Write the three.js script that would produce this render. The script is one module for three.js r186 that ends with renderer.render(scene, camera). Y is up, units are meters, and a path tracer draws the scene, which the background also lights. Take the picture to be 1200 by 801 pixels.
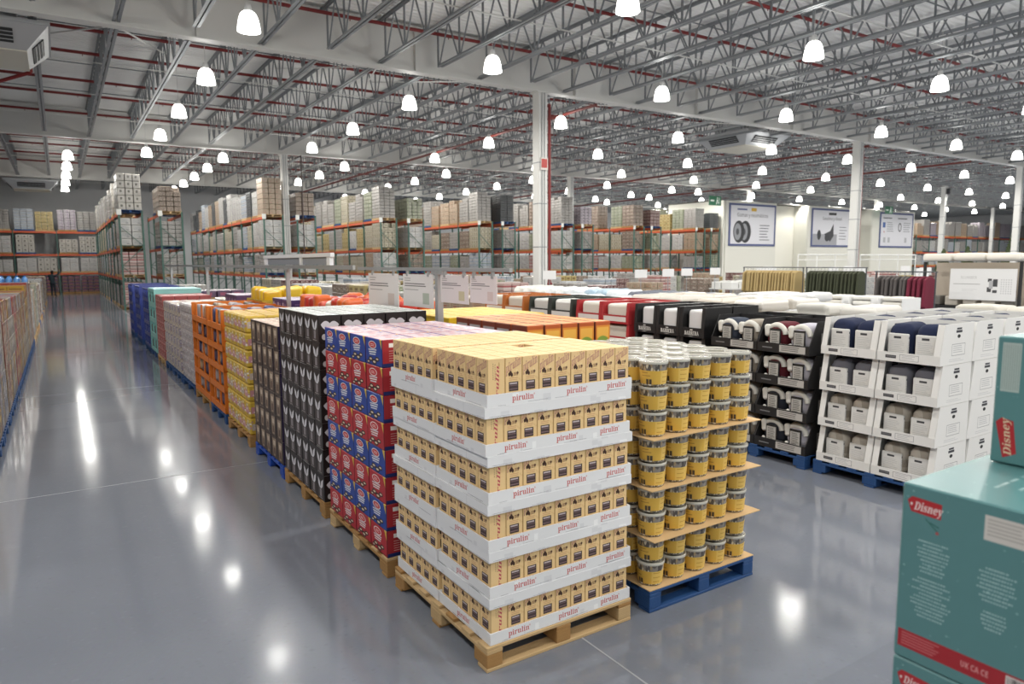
import * as THREE from 'three';
import { mergeGeometries, mergeVertices } from 'three/addons/utils/BufferGeometryUtils.js';
import { RoundedBoxGeometry } from 'three/addons/geometries/RoundedBoxGeometry.js';
import { MarchingCubes } from 'three/addons/objects/MarchingCubes.js';

// ------------------------------------------------------------------ camera, exposure
const scene = new THREE.Scene();
scene.background = new THREE.Color(0x000000);
const camera = new THREE.PerspectiveCamera(52.26, 1200 / 801, 0.05, 300);
camera.position.set(0, 2.18, 0);
camera.focus = 5.2; camera.userData.fStop = 2.8;
camera.rotation.order = 'YXZ';
camera.rotation.set(-6.543 * Math.PI / 180, -32.859 * Math.PI / 180, -0.321 * Math.PI / 180);
const renderer = new THREE.WebGLRenderer({ antialias: true });
renderer.toneMapping = THREE.LinearToneMapping;
renderer.toneMappingExposure = 1.0;
renderer.shadowMap.enabled = true;
const LAMP_CANDELA = 31.5;          // each high-bay lamp
const LAMP_COLOR = 0xfffcf4;
const LAMP_HEIGHT = 7.5;

// ------------------------------------------------------------------ helpers
let seedState = 20240611;
function rnd() { seedState |= 0; seedState = seedState + 0x6D2B79F5 | 0; let t = Math.imul(seedState ^ seedState >>> 15, 1 | seedState); t = t + Math.imul(t ^ t >>> 7, 61 | t) ^ t; return ((t ^ t >>> 14) >>> 0) / 4294967296; }
const rr = (a, b) => a + (b - a) * rnd();
const ORD = ['first', 'second', 'third', 'fourth', 'fifth', 'sixth', 'seventh', 'eighth', 'ninth', 'tenth'];
const pick = (a) => a[Math.floor(rnd() * a.length) % a.length];
const taken = {};
function numbered(n) { const k = taken[n] || 0; taken[n] = k + 1; return k ? `${n}_${String(k).padStart(3, '0')}` : n; }
function shade(o) { o.traverse((m) => { if (m.isMesh) { m.castShadow = true; m.receiveShadow = true; } }); return o; }
function tag(o, name, label, category, group) { o.name = numbered(name); o.userData = { label, category }; if (group) o.userData.group = group; shade(o); scene.add(o); return o; }
function struct(o, name, parent) { o.name = parent ? name : numbered(name); if (!parent) o.userData.kind = 'structure'; shade(o); (parent || scene).add(o); return o; }
function stuff(o, name, label, category) { o.name = numbered(name); o.userData = { kind: 'stuff', label, category }; shade(o); scene.add(o); return o; }
function part(parent, name, geo, mat, x = 0, y = 0, z = 0, label) { const m = new THREE.Mesh(geo, mat); m.name = name; m.position.set(x, y, z); if (label) m.userData.label = label; parent.add(m); return m; }
const grp = (x, y, z, ry = 0) => { const g = new THREE.Group(); g.position.set(x, y, z); g.rotation.y = ry; return g; };
function copyOf(proto, name, label, category, group, x, y, z, ry = 0) { const c = proto.clone(); c.position.set(x, y, z); c.rotation.y = ry; return tag(c, name, label, category, group); }

const mats = {};
function mat(color, roughness = 0.7, more = {}) { const k = color + '|' + roughness + '|' + JSON.stringify(more); return mats[k] || (mats[k] = new THREE.MeshPhysicalMaterial({ color, roughness, ...more })); }
function canvasTex(w, h, draw, srgb = true) { const c = document.createElement('canvas'); c.width = w; c.height = h; draw(c.getContext('2d'), w, h); const t = new THREE.CanvasTexture(c); if (srgb) t.colorSpace = THREE.SRGBColorSpace; t.magFilter = THREE.LinearFilter; return t; }
function texMat(tex, roughness = 0.6, more = {}) { return new THREE.MeshPhysicalMaterial({ color: 0xffffff, map: tex, roughness, ...more }); }

// geometry: plain box at a place, uv in metres
function bx(sx, sy, sz, x = 0, y = 0, z = 0) {
  const g = new THREE.BoxGeometry(sx, sy, sz); const uv = g.attributes.uv, n = g.attributes.normal;
  for (let i = 0; i < uv.count; i++) { const ax = Math.abs(n.getX(i)), ay = Math.abs(n.getY(i)); const a = ax > 0.5 ? sz : sx, b = ay > 0.5 ? sz : sy; uv.setXY(i, uv.getX(i) * a, uv.getY(i) * b); }
  g.translate(x, y, z); return g;
}
function bar(p, q, w, h = w) {       // square bar from p to q
  const a = new THREE.Vector3(...p), b = new THREE.Vector3(...q), d = b.clone().sub(a), L = d.length();
  const g = bx(w, h, L); const m = new THREE.Matrix4().lookAt(b, a, Math.abs(d.y) > 0.99 * L ? new THREE.Vector3(1, 0, 0) : new THREE.Vector3(0, 1, 0));
  g.applyMatrix4(m); g.translate((a.x + b.x) / 2, (a.y + b.y) / 2, (a.z + b.z) / 2); return g;
}
function rod(p, q, r, seg = 8) {
  const a = new THREE.Vector3(...p), b = new THREE.Vector3(...q), d = b.clone().sub(a), L = d.length();
  const g = new THREE.CylinderGeometry(r, r, L, seg); g.applyQuaternion(new THREE.Quaternion().setFromUnitVectors(new THREE.Vector3(0, 1, 0), d.divideScalar(L)));
  g.translate((a.x + b.x) / 2, (a.y + b.y) / 2, (a.z + b.z) / 2); return g;
}
const merge = (list) => mergeGeometries(list.map((g) => (g.index ? g.toNonIndexed() : g)), false);
// chamfered box whose faces read the four quarters of a print: [x faces, z faces, top, bottom]; base at y = 0
const QUARTER = [[0, 0.5, 0.5, 1], [0.5, 0.5, 1, 1], [0, 0, 0.5, 0.5], [0.5, 0, 1, 0.5]];
const WHOLE = [[0, 0, 1, 1], [0, 0, 1, 1], [0, 0, 1, 1], [0, 0, 1, 1]];
function carton(sx, sy, sz, c = 0.004, rects = QUARTER) {
  const pos = [], uv = [], hx = sx / 2, hy = sy / 2, hz = sz / 2, e = 0.012;
  const S = [1, -1];
  const P = (x, y, z) => [x, y + hy, z];
  const faceUV = (f, a, b) => { const r = rects[f]; const l = (t) => Math.min(1 - e, Math.max(e, t)); return [r[0] + (r[2] - r[0]) * l(a), r[1] + (r[3] - r[1]) * l(b)]; };
  const push = (pts, uvs) => { const o = [0, 1, 2, 0, 2, 3]; const k = pts.length === 3 ? [0, 1, 2] : o; for (const i of k) { pos.push(...pts[i]); uv.push(...uvs[i]); } };
  for (const s of S) {
    // x faces
    let y0 = -hy + c, y1 = hy - c, z0 = -hz + c, z1 = hz - c, x0 = -hx + c, x1 = hx - c;
    push(s > 0 ? [P(hx, y0, z1), P(hx, y0, z0), P(hx, y1, z0), P(hx, y1, z1)] : [P(-hx, y0, z0), P(-hx, y0, z1), P(-hx, y1, z1), P(-hx, y1, z0)], [[0, 0], [1, 0], [1, 1], [0, 1]].map(([a, b]) => faceUV(0, a, b)));
    push(s > 0 ? [P(x0, y0, hz), P(x1, y0, hz), P(x1, y1, hz), P(x0, y1, hz)] : [P(x1, y0, -hz), P(x0, y0, -hz), P(x0, y1, -hz), P(x1, y1, -hz)], [[0, 0], [1, 0], [1, 1], [0, 1]].map(([a, b]) => faceUV(1, a, b)));
    push(s > 0 ? [P(x0, hy, z1), P(x1, hy, z1), P(x1, hy, z0), P(x0, hy, z0)] : [P(x0, -hy, z0), P(x1, -hy, z0), P(x1, -hy, z1), P(x0, -hy, z1)], [[0, 0], [1, 0], [1, 1], [0, 1]].map(([a, b]) => faceUV(s > 0 ? 2 : 3, a, b)));
  }
  const put = (pts, uvs) => { // orient outwards
    const a = new THREE.Vector3(...pts[0]), b = new THREE.Vector3(...pts[1]), d = new THREE.Vector3(...pts[2]);
    const n = b.clone().sub(a).cross(d.clone().sub(a)); const m = new THREE.Vector3(a.x, a.y - hy, a.z);
    if (n.dot(m) < 0) { pts.reverse(); uvs.reverse(); } push(pts, uvs);
  };
  for (const sx_ of S) for (const sz_ of S) { // vertical edges
    const X = sx_ * hx, Z = sz_ * hz, xi = sx_ * (hx - c), zi = sz_ * (hz - c), y0 = -hy + c, y1 = hy - c;
    const u = faceUV(0, sx_ * sz_ > 0 ? 0 : 1, 0), w = faceUV(0, sx_ * sz_ > 0 ? 0 : 1, 1);
    put([P(X, y0, zi), P(xi, y0, Z), P(xi, y1, Z), P(X, y1, zi)], [u, u, w, w]);
    for (const sy_ of S) put([P(X, sy_ * (hy - c), zi), P(xi, sy_ * (hy - c), Z), P(xi, sy_ * hy, zi)], [w, w, w]);
  }
  for (const sy_ of S) for (const s of S) {
    const Y = sy_ * hy, yi = sy_ * (hy - c), f = sy_ > 0 ? 2 : 3;
    put([P(s * hx, yi, -hz + c), P(s * hx, yi, hz - c), P(s * (hx - c), Y, hz - c), P(s * (hx - c), Y, -hz + c)], [0, 1, 1, 0].map((t) => faceUV(0, s > 0 ? 1 - t : t, sy_ > 0 ? 1 : 0)));
    put([P(-hx + c, yi, s * hz), P(hx - c, yi, s * hz), P(hx - c, Y, s * (hz - c)), P(-hx + c, Y, s * (hz - c))], [0, 1, 1, 0].map((t) => faceUV(1, s > 0 ? t : 1 - t, sy_ > 0 ? 1 : 0)));
  }
  const g = new THREE.BufferGeometry(); g.setAttribute('position', new THREE.Float32BufferAttribute(pos, 3)); g.setAttribute('uv', new THREE.Float32BufferAttribute(uv, 2)); g.computeVertexNormals(); return g;
}
// four printed quarters in one canvas; each painter draws into a square of size s
function quarters(painters, s = 128) {
  return canvasTex(2 * s, 2 * s, (c) => { const at = [[0, 0], [1, 0], [0, 1], [1, 1]]; painters.forEach((p, i) => { c.save(); c.translate(at[i][0] * s, at[i][1] * s); c.beginPath(); c.rect(0, 0, s, s); c.clip(); p(c, s); c.restore(); }); });
}
const fill = (col) => (c, s) => { c.fillStyle = col; c.fillRect(0, 0, s, s); };
function specks(c, s, n, cols, a, b) { for (let i = 0; i < n; i++) { c.fillStyle = pick(cols); c.fillRect(rnd() * s, rnd() * s, rr(a, b), rr(a, b)); } }
function oval(c, x, y, rx, ry, col) { c.fillStyle = col; c.beginPath(); c.ellipse(x, y, rx, ry, 0, 0, 7); c.fill(); }
function word(c, t, x, y, size, col, font = 'sans-serif', style = 'bold', align = 'center') { c.fillStyle = col; c.font = `${style} ${size}px ${font}`; c.textAlign = align; c.textBaseline = 'middle'; c.fillText(t, x, y); }
function lines(c, x, y, w, n, step, col, th = 2) { c.fillStyle = col; for (let i = 0; i < n; i++) c.fillRect(x, y + i * step, w * rr(0.7, 1), th); }
function lump(geo, amp, freq, sx = 1, sy = 1, sz = 1) { // soft bulging of a closed shape
  const g = mergeVertices(geo); const p = g.attributes.position; g.computeVertexNormals(); const n = g.attributes.normal; const f = rr(0, 9);
  for (let i = 0; i < p.count; i++) { const x = p.getX(i), y = p.getY(i), z = p.getZ(i); const k = amp * (Math.sin(x * freq + f) * Math.sin(y * freq * 1.3 + 1.7 * f) + 0.6 * Math.sin(z * freq * 1.7 + f) * Math.cos(x * freq * 2.1)); p.setXYZ(i, x + n.getX(i) * k, y + n.getY(i) * k, z + n.getZ(i) * k); }
  g.computeVertexNormals(); return g;
}
function soft(sx, sy, sz, r, amp = 0.012, freq = 14, seg = 3) { const g = new RoundedBoxGeometry(sx, sy, sz, seg, r); g.deleteAttribute('uv'); g.deleteAttribute('normal'); const q = lump(g, amp, freq); q.translate(0, sy / 2, 0); const p = q.attributes.position, uv = []; for (let i = 0; i < p.count; i++) uv.push(p.getX(i) + p.getZ(i), p.getY(i)); q.setAttribute('uv', new THREE.Float32BufferAttribute(uv, 2)); return q; }
function prism(pts, depth, uvRect) { // outline in xy, extruded along z from 0 to depth; cap uv 0..1 over the outline's box
  const sh = new THREE.Shape(pts.map((p) => new THREE.Vector2(...p))); const g = new THREE.ExtrudeGeometry(sh, { depth, bevelEnabled: false });
  const xs = pts.map((p) => p[0]), ys = pts.map((p) => p[1]); const x0 = Math.min(...xs), x1 = Math.max(...xs), y0 = Math.min(...ys), y1 = Math.max(...ys);
  const uv = g.attributes.uv, p = g.attributes.position, n = g.attributes.normal; const r = uvRect || [0, 0, 1, 1];
  for (let i = 0; i < uv.count; i++) { if (Math.abs(n.getZ(i)) > 0.5) { let a = (p.getX(i) - x0) / (x1 - x0); const b = (p.getY(i) - y0) / (y1 - y0); uv.setXY(i, r[0] + (r[2] - r[0]) * a, r[1] + (r[3] - r[1]) * b); } else uv.setXY(i, r[0] + 0.01, r[1] + 0.01); }
  return g;
}
// ------------------------------------------------------------------ shell of the warehouse
const X0 = -12, X1 = 108, Z0 = -66, Z1 = 16, DECK = 9.4;
function noiseCanvas(w, h, base, spread, blobs, tint = [1, 1, 1]) {
  return (c) => {
    c.fillStyle = `rgb(${base.map((b, i) => Math.round(b * tint[i])).join(',')})`; c.fillRect(0, 0, w, h);
    for (let i = 0; i < blobs; i++) { const d = rr(-spread, spread), r = rr(4, w / 7), x = rnd() * w, y = rnd() * h; const g = c.createRadialGradient(x, y, 0, x, y, r); const k = base.map((b) => Math.round(b + d)); g.addColorStop(0, `rgba(${k.join(',')},0.35)`); g.addColorStop(1, `rgba(${k.join(',')},0)`); c.fillStyle = g; c.fillRect(x - r, y - r, 2 * r, 2 * r); }
    for (let i = 0; i < w * h / 60; i++) { const d = rr(-spread, spread) * 0.7; c.fillStyle = `rgba(${base.map((b) => Math.round(b + d)).join(',')},0.5)`; c.fillRect(rnd() * w, rnd() * h, rr(1, 3), rr(1, 2)); }
  };
}
const floorTex = canvasTex(1024, 1024, noiseCanvas(1024, 1024, [150, 154, 163], 17, 620)); floorTex.wrapS = floorTex.wrapT = THREE.RepeatWrapping; floorTex.repeat.set(1 / 9, 1 / 9);
const floorRough = canvasTex(512, 512, (c) => {
  c.fillStyle = 'rgb(150,150,150)'; c.fillRect(0, 0, 512, 512);
  for (let i = 0; i < 260; i++) { const v = Math.round(rr(115, 190)); const x = rnd() * 512, y = rnd() * 512, r = rr(8, 60); const g = c.createRadialGradient(x, y, 0, x, y, r); g.addColorStop(0, `rgba(${v},${v},${v},0.4)`); g.addColorStop(1, `rgba(${v},${v},${v},0)`); c.fillStyle = g; c.fillRect(x - r, y - r, 2 * r, 2 * r); }
  for (let i = 0; i < 90; i++) { c.strokeStyle = `rgba(205,205,205,${rr(0.08, 0.3)})`; c.lineWidth = rr(0.6, 2); c.beginPath(); const x = rnd() * 512, y = rnd() * 512; c.moveTo(x, y); c.lineTo(x + rr(-70, 70), y + rr(-70, 70)); c.stroke(); }
}, false); floorRough.wrapS = floorRough.wrapT = THREE.RepeatWrapping; floorRough.repeat.set(1 / 5.3, 1 / 5.3);
const floorMat = new THREE.MeshPhysicalMaterial({ color: 0xd3d5da, map: floorTex, roughness: 0.135, roughnessMap: floorRough, specularIntensity: 1 });
const floor = struct(new THREE.Mesh(bx(X1 - X0, 0.3, Z1 - Z0, (X0 + X1) / 2, -0.15, (Z0 + Z1) / 2), floorMat), 'floor');
{ // filled saw-cut joints, a hair proud of the slab
  const jm = mat(0x9fa2a8, 0.5);
  for (let x = 2.42 - 12.2; x < 60; x += 6.1) part(floor, 'joint_strip', bx(0.011, 0.0016, Z1 - Z0 - 0.2, x, 0.0006, (Z0 + Z1) / 2), jm);
  for (let z = 4.4; z > Z0; z -= 6.1) part(floor, 'joint_strip', bx(60, 0.0016, 0.011, 28, 0.0005, z), jm);
  floor.traverse((m) => { m.castShadow = m.receiveShadow = true; });
}
const wallTex = canvasTex(512, 512, noiseCanvas(512, 512, [196, 198, 200], 8, 160)); wallTex.wrapS = wallTex.wrapT = THREE.RepeatWrapping; wallTex.repeat.set(0.25, 0.25);
const wallMat = texMat(wallTex, 0.75);
struct(new THREE.Mesh(bx(X1 - X0 + 0.6, DECK + 0.2, 0.3, (X0 + X1) / 2, DECK / 2, Z0 - 0.15), wallMat), 'wall_back');
struct(new THREE.Mesh(bx(X1 - X0 + 0.6, DECK + 0.2, 0.3, (X0 + X1) / 2, DECK / 2, Z1 + 0.15), wallMat), 'wall_front');
struct(new THREE.Mesh(bx(0.3, DECK + 0.2, Z1 - Z0, X0 - 0.15, DECK / 2, (Z0 + Z1) / 2), wallMat), 'wall_left');
struct(new THREE.Mesh(bx(0.3, DECK + 0.2, Z1 - Z0, X1 + 0.15, DECK / 2, (Z0 + Z1) / 2), wallMat), 'wall_right');
{ // ribbed metal deck, ribs running across the hall
  const prof = []; const p = 0.24; for (let z = Z0; z < Z1; z += p) prof.push([z, DECK], [z + 0.09, DECK], [z + 0.12, DECK + 0.05], [z + 0.21, DECK + 0.05]);
  const pos = [], uv = []; for (let i = 0; i + 1 < prof.length; i++) { const [z0, y0] = prof[i], [z1, y1] = prof[i + 1]; const a = [X0, y0, z0], b = [X1, y0, z0], c = [X1, y1, z1], d = [X0, y1, z1]; for (const q of [a, b, c, a, c, d]) { pos.push(...q); uv.push(q[0], q[2]); } }
  const g = new THREE.BufferGeometry(); g.setAttribute('position', new THREE.Float32BufferAttribute(pos, 3)); g.setAttribute('uv', new THREE.Float32BufferAttribute(uv, 2)); g.computeVertexNormals();
  const ceil = struct(new THREE.Mesh(g, mat(0xf0f0ee, 0.5, { side: THREE.DoubleSide })), 'ceiling');
  struct(new THREE.Mesh(bx(X1 - X0 + 0.6, 0.2, Z1 - Z0 + 0.6, (X0 + X1) / 2, DECK + 0.2, (Z0 + Z1) / 2), mat(0xb5b5b5, 0.9)), 'roof_slab', ceil);
}
// plate girders and columns
const GIRDER_Z = [-1.8, -20.35, -38.8, -57.3], GIRDER_Y = 8.0;
const paint = mat(0xd9d9d6, 0.5), steel = mat(0x979b9f, 0.42, { metalness: 0.55 }), steelDark = mat(0x83878b, 0.5, { metalness: 0.35 });
for (const z of GIRDER_Z.slice(1)) {
  const g = grp(0, 0, z); struct(g, 'girder_beam');
  part(g, 'web', bx(X1 - X0 - 0.1, DECK - 0.06 - GIRDER_Y, 0.03, (X0 + X1) / 2, (GIRDER_Y + DECK - 0.06) / 2, 0), paint);
  part(g, 'flange', bx(X1 - X0 - 0.1, 0.03, 0.34, (X0 + X1) / 2, GIRDER_Y, 0), paint);
  part(g, 'flange', bx(X1 - X0 - 0.1, 0.03, 0.34, (X0 + X1) / 2, DECK - 0.08, 0), paint);
  for (let x = X0 + 3; x < X1; x += 6.2) part(g, 'stiffener', bx(0.014, DECK - 0.1 - GIRDER_Y, 0.3, x, (GIRDER_Y + DECK - 0.1) / 2, 0), paint);
  shade(g);
}
const COLS = [[14.35, -20.35], [33.6, -20.35], [10.52, -38.8], [29.92, -38.8], [48.7, -38.8], [67.7, -38.8], [60.2, -29], [89.6, -37.75], [51.6, -20.35]];
COLS.forEach(([x, z], i) => {
  const c = grp(x, 0, z); struct(c, 'column');
  const w = i < 2 ? 0.38 : 0.34;
  part(c, 'shaft', carton(w, GIRDER_Y - 0.03, w, 0.02, WHOLE), paint);
  part(c, 'base_plate', bx(w + 0.1, 0.02, w + 0.1, 0, 0.012, 0), steelDark);
  part(c, 'cap_plate', bx(w + 0.16, 0.03, w + 0.1, 0, GIRDER_Y - 0.035, 0), paint);
  for (const y of [2.7, 4.2, 5.6]) part(c, 'strap', bx(w + 0.016, 0.03, w + 0.016, 0, y, 0), steel);
  for (const dx of [-0.06, 0.05]) part(c, 'conduit', rod([dx, 0.3, w / 2 + 0.02], [dx, GIRDER_Y - 0.06, w / 2 + 0.02], 0.012, 6), steel);
  shade(c);
});
// open-web joists running down the hall, hung between the girders
function joistGeo(len, reach) {
  const B = 8.1, T = DECK - 0.1, chords = [], web = [];
  const zb = reach ? len / 2 - 0.03 : len / 2 - 0.62;
  for (const s of [-1, 1]) {
    chords.push(bx(0.014, 0.09, 2 * zb, s * 0.024, B + 0.038, 0), bx(0.07, 0.012, 2 * zb, s * 0.057, B, 0));
    chords.push(bx(0.012, 0.075, len - 0.06, s * 0.022, T - 0.03, 0), bx(0.055, 0.012, len - 0.06, s * 0.048, T + 0.008, 0));
  }
  const n = Math.round((len - 1) / 1.32), st = (len - 1) / n;
  for (let i = 0; i <= n; i++) { const z = -len / 2 + 0.5 + i * st; web.push(bar([0, B + 0.02, z], [0, T - 0.02, z], 0.044)); for (const s of [-1, 1]) { const zz = z + s * st * 0.5; if (Math.abs(zz) < len / 2 - 0.05) web.push(bar([0, B + 0.03, z + s * 0.06], [0, T - 0.03, zz], 0.034)); } }
  return { chord: merge(chords), web: merge(web) };
}
{
  const bays = [[-1.8, -20.35, -7, 56], [-20.35, -38.8, -9, 104], [-38.8, -57.3, -9, 106], [-57.3, -66, -9, 106]];
  for (const [za, zb, xa, xb] of bays) {
    const L = za - zb - 0.04, G = [joistGeo(L, true), joistGeo(L, false)];
    for (let k = -12; k < 64; k++) {
      const x = 1.58 + 1.72 * k; if (x < xa || x > xb) continue;
      const g = G[((k % 2) + 2) % 2]; const j = grp(x, 0, (za + zb) / 2); struct(j, 'roof_beam');
      part(j, 'chord', g.chord, steel); part(j, 'web', g.web, steelDark); shade(j);
    }
  }
  // bridging angles tying the joists together
  for (const z of [-6, -10.6, -15.2, -25, -29.6, -34.2, -43.4, -48, -52.6, -61]) for (const y of [8.18, 9.2]) struct(new THREE.Mesh(bx(X1 - X0 - 1, 0.03, 0.03, (X0 + X1) / 2, y, z), y > 9 ? steelDark : paint), 'bridging_beam');
  // crossed rods near the girders
  const rodM = mat(0xe4e4e2, 0.4, { metalness: 0.2 });
  for (const [x, z] of [[1.58, -20.2], [8.46, -20.2], [11.9, -20.2], [18.8, -20.2], [25.7, -20.2], [32.5, -20.2], [5.02, -38.6], [15.3, -38.6], [25.7, -38.6]]) {
    struct(new THREE.Mesh(bar([x, 8.06, z - 0.3], [x + 1.66, 8.86, z - 5.2], 0.035), rodM), 'brace_beam'); struct(new THREE.Mesh(bar([x, 8.06, z - 0.3], [x - 1.66, 8.86, z - 5.2], 0.035), rodM), 'brace_beam');
  }
}
// fire sprinkler pipes
{
  const red = mat(0x7d2626, 0.5), orange = mat(0x74302a, 0.5);
  const across = 'red sprinkler branch pipe crossing the hall between the roof joists';
  const pipeZ = []; for (const [za, zb] of [[-1.8, -20.35], [-20.35, -38.8], [-38.8, -57.3]]) { const L = za - zb - 0.04, n = Math.round((L - 1) / 1.32), st = (L - 1) / n; for (const i of zb < -50 ? [0, 3, 6, 8, 10, 13] : [0, 3, 5, 8, 10, 13]) { const z = (za + zb) / 2 - L / 2 + 0.5 + i * st + st * 0.196; if (z < -9) pipeZ.push(z); } }
  for (let i = 0; i < pipeZ.length; i++) {
    const z = pipeZ[i]; const p = grp(0, 9.0, z);
    part(p, 'tube', rod([X0 + 0.2, 0, 0], [X1 - 0.2, 0, 0], 0.052, 8), red);
    for (let x = -2 + (i % 2) * 1.2; x < 40; x += 3.1) part(p, 'sprinkler_head', rod([x, -0.1, 0], [x, 0, 0], 0.014, 6), red);
    tag(p, 'sprinkler_pipe', across, 'pipe', 'sprinkler branch pipes under the roof deck');
  }
  const mains = [[16.9, 'orange red sprinkler main running lengthwise past the first tall column'], [34.6, 'orange red sprinkler main running lengthwise past the square air diffuser'], [45.2, 'orange red sprinkler main running lengthwise beyond the second tall column']];
  for (const [x, label] of mains) { const p = grp(x, 7.87, 0); part(p, 'tube', rod([0, 0, -20.4], [0, 0, -63], 0.058, 10), orange); for (let z = -23; z > -62; z -= 3.31) part(p, 'coupling', rod([0, 0, z], [0, 0, z - 0.16], 0.07, 10), orange); tag(p, 'sprinkler_main', label, 'pipe'); }
  const risers = [[14.72, -20.3, 'red vertical fire riser strapped beside the first tall column'], [33.95, -20.3, 'red vertical fire riser strapped beside the second tall column'], [11.1, -37.6, 'thin dark riser pipe dropping beside the rack column']];
  risers.forEach(([x, z, label], i) => { const m = i === 2 ? mat(0x3a2d2c, 0.5) : red; const p = grp(x, 0, z); part(p, 'tube', rod([0, 0, 0], [0, i === 2 ? 7.8 : 7.6, 0], i === 2 ? 0.03 : 0.055, 10), m); part(p, 'valve', rod([-0.09, 1.4, 0], [0.09, 1.4, 0], 0.05, 10), m); part(p, 'elbow', rod([0, i === 2 ? 7.8 : 7.6, 0], [0, i === 2 ? 7.8 : 7.6, -1.2], i === 2 ? 0.03 : 0.055, 10), m); tag(p, 'fire_riser', label, 'pipe'); });
}
// air diffusers hanging from the roof
function diffuser(x, y, z, s, label) {
  const d = grp(x, y, z); const body = mat(0xb9bcbf, 0.4, { metalness: 0.3 }), dark = mat(0x2b2d2f, 0.6);
  const sh = new THREE.CylinderGeometry(s * 0.98, s * 0.66, 0.55, 4, 1); sh.rotateY(Math.PI / 4); const hoodM = part(d, 'hood', sh.toNonIndexed(), body); hoodM.geometry.computeVertexNormals();
  part(d, 'duct', bx(s * 0.8, DECK - y - 0.35, s * 0.8, 0, (DECK - y + 0.2) / 2, 0), body);
  part(d, 'rim', bx(s * 1.42, 0.09, s * 1.42, 0, 0.31, 0), body); part(d, 'bottom_plate', bx(s * 0.95, 0.03, s * 0.95, 0, -0.285, 0), mat(0xd9d6c8, 0.5));
  const slope = -Math.atan2(s * 0.32 * Math.SQRT1_2, 0.55);
  for (let k = 0; k < 4; k++) { const g = bx(s * 0.72, 0.36, 0.03, 0, 0, 0); g.rotateX(-slope); g.translate(0, -0.01, s * 0.582); g.rotateY(k * Math.PI / 2); part(d, 'grille', g, dark); for (let j = -1; j <= 1; j++) { const v = bx(s * 0.72, 0.016, 0.05, 0, j * 0.1, 0); v.rotateX(-slope); v.translate(0, -0.01, s * 0.585); v.rotateY(k * Math.PI / 2); part(d, 'vane', v, body); } }
  tag(d, 'ceiling_diffuser', label, 'air vent');
}
diffuser(28.9, 7.95, -23.6, 2.3, 'square metal air diffuser hanging between the two tall columns');
diffuser(-1.35, 7.7, -22.6, 2.2, 'square metal air diffuser beside the red drop pipe over the long aisle');
diffuser(-1.2, 7.6, -59.6, 2.2, 'square metal air diffuser high in front of the end wall');
{ const p = grp(-0.3, 0, -24.62); part(p, 'tube', rod([0, 7.6, 0], [0, 8.93, 0], 0.05, 8), mat(0x8a2626, 0.45)); part(p, 'elbow', rod([0, 7.6, 0], [-0.9, 7.3, -0.5], 0.05, 8), mat(0x8a2626, 0.45)); tag(p, 'sprinkler_drop', 'red sprinkler drop pipe beside the square air diffuser', 'pipe'); }

// ------------------------------------------------------------------ high-bay lamps: a glowing refractor with its light inside
{
  const glow = new THREE.MeshStandardMaterial({ color: 0xffffff, emissive: 0xfffdf6, emissiveIntensity: 10, roughness: 0.4 });
  const pts = [[0.001, 0.43], [0.07, 0.43], [0.13, 0.405], [0.175, 0.35], [0.205, 0.27], [0.228, 0.16], [0.243, 0.05], [0.2485, 0], [0.15, -0.012], [0.001, -0.015]].map((p) => new THREE.Vector2(...p));
  const dome = new THREE.LatheGeometry(pts.reverse(), 24); const cap = new THREE.CylinderGeometry(0.06, 0.095, 0.16, 14); const cable = rod([0, 0, 0], [0, DECK - LAMP_HEIGHT - 0.37, 0], 0.008, 5), cableShort = rod([0, 0, 0], [0, 8.085 - LAMP_HEIGHT - 0.36, 0], 0.008, 5);
  const housing = mat(0xcfd0d0, 0.4, { metalness: 0.4 });
  function lamp(x, z, label, group) {
    const l = grp(x, LAMP_HEIGHT - 0.2, z); const toJoist = Math.abs(((x - 1.58) / 1.72) - Math.round((x - 1.58) / 1.72)) * 1.72; part(l, 'refractor', dome, glow); part(l, 'housing', cap, housing, 0, 0.5, 0); part(l, 'cable', toJoist < 0.12 ? cableShort : cable, housing, 0, 0.56, 0);
    tag(l, 'pendant_lamp', label, 'lamp', group);
    const p = new THREE.SpotLight(LAMP_COLOR, LAMP_CANDELA, 0, 1.56, 0.3, 2); p.position.set(0, 0.16, 0); p.target.position.set(0, -8, 0); p.castShadow = true; p.shadow.radius = 8; p.name = 'light'; l.add(p); l.add(p.target);
  }
  for (let a = -1; a <= 27; a += 2) for (let b = -5; b <= (a > 12 ? 8 : a === 1 ? 4 : 3); b++) {
    const x = 0.73 + 3.169 * a, z = -16.74 - 5.376 * b; if (b < -1 && x > 45) continue; if (x < -1 && b > -3 && b < 4 && b > 0) continue;
    const over = a < 0 ? 'grocery packs' : a === 1 ? 'block of stacked cartons' : a === 3 ? 'bedding' : a === 5 ? 'towels and printed display' : a === 7 ? 'hanging jackets' : a < 13 ? 'tables beyond the jackets' : 'floor before the poster rooms';
    lamp(x, z, `bright white dome pendant lamp in the row over the ${over}`, `dome pendant lamps over the ${over}`);
  }
  for (const a of [0, 2, 4, 6, 8, 10, 12]) for (let j = 0; j < 5; j++) { const x = 0.73 + 3.169 * a + (a ? 0.27 : 0), z = (a ? -38.2 : -41.2) - 4.45 * j; lamp(x, z, 'bright white dome pendant lamp hanging above an aisle between racks', 'dome pendant lamps above the rack aisles'); }
}
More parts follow.
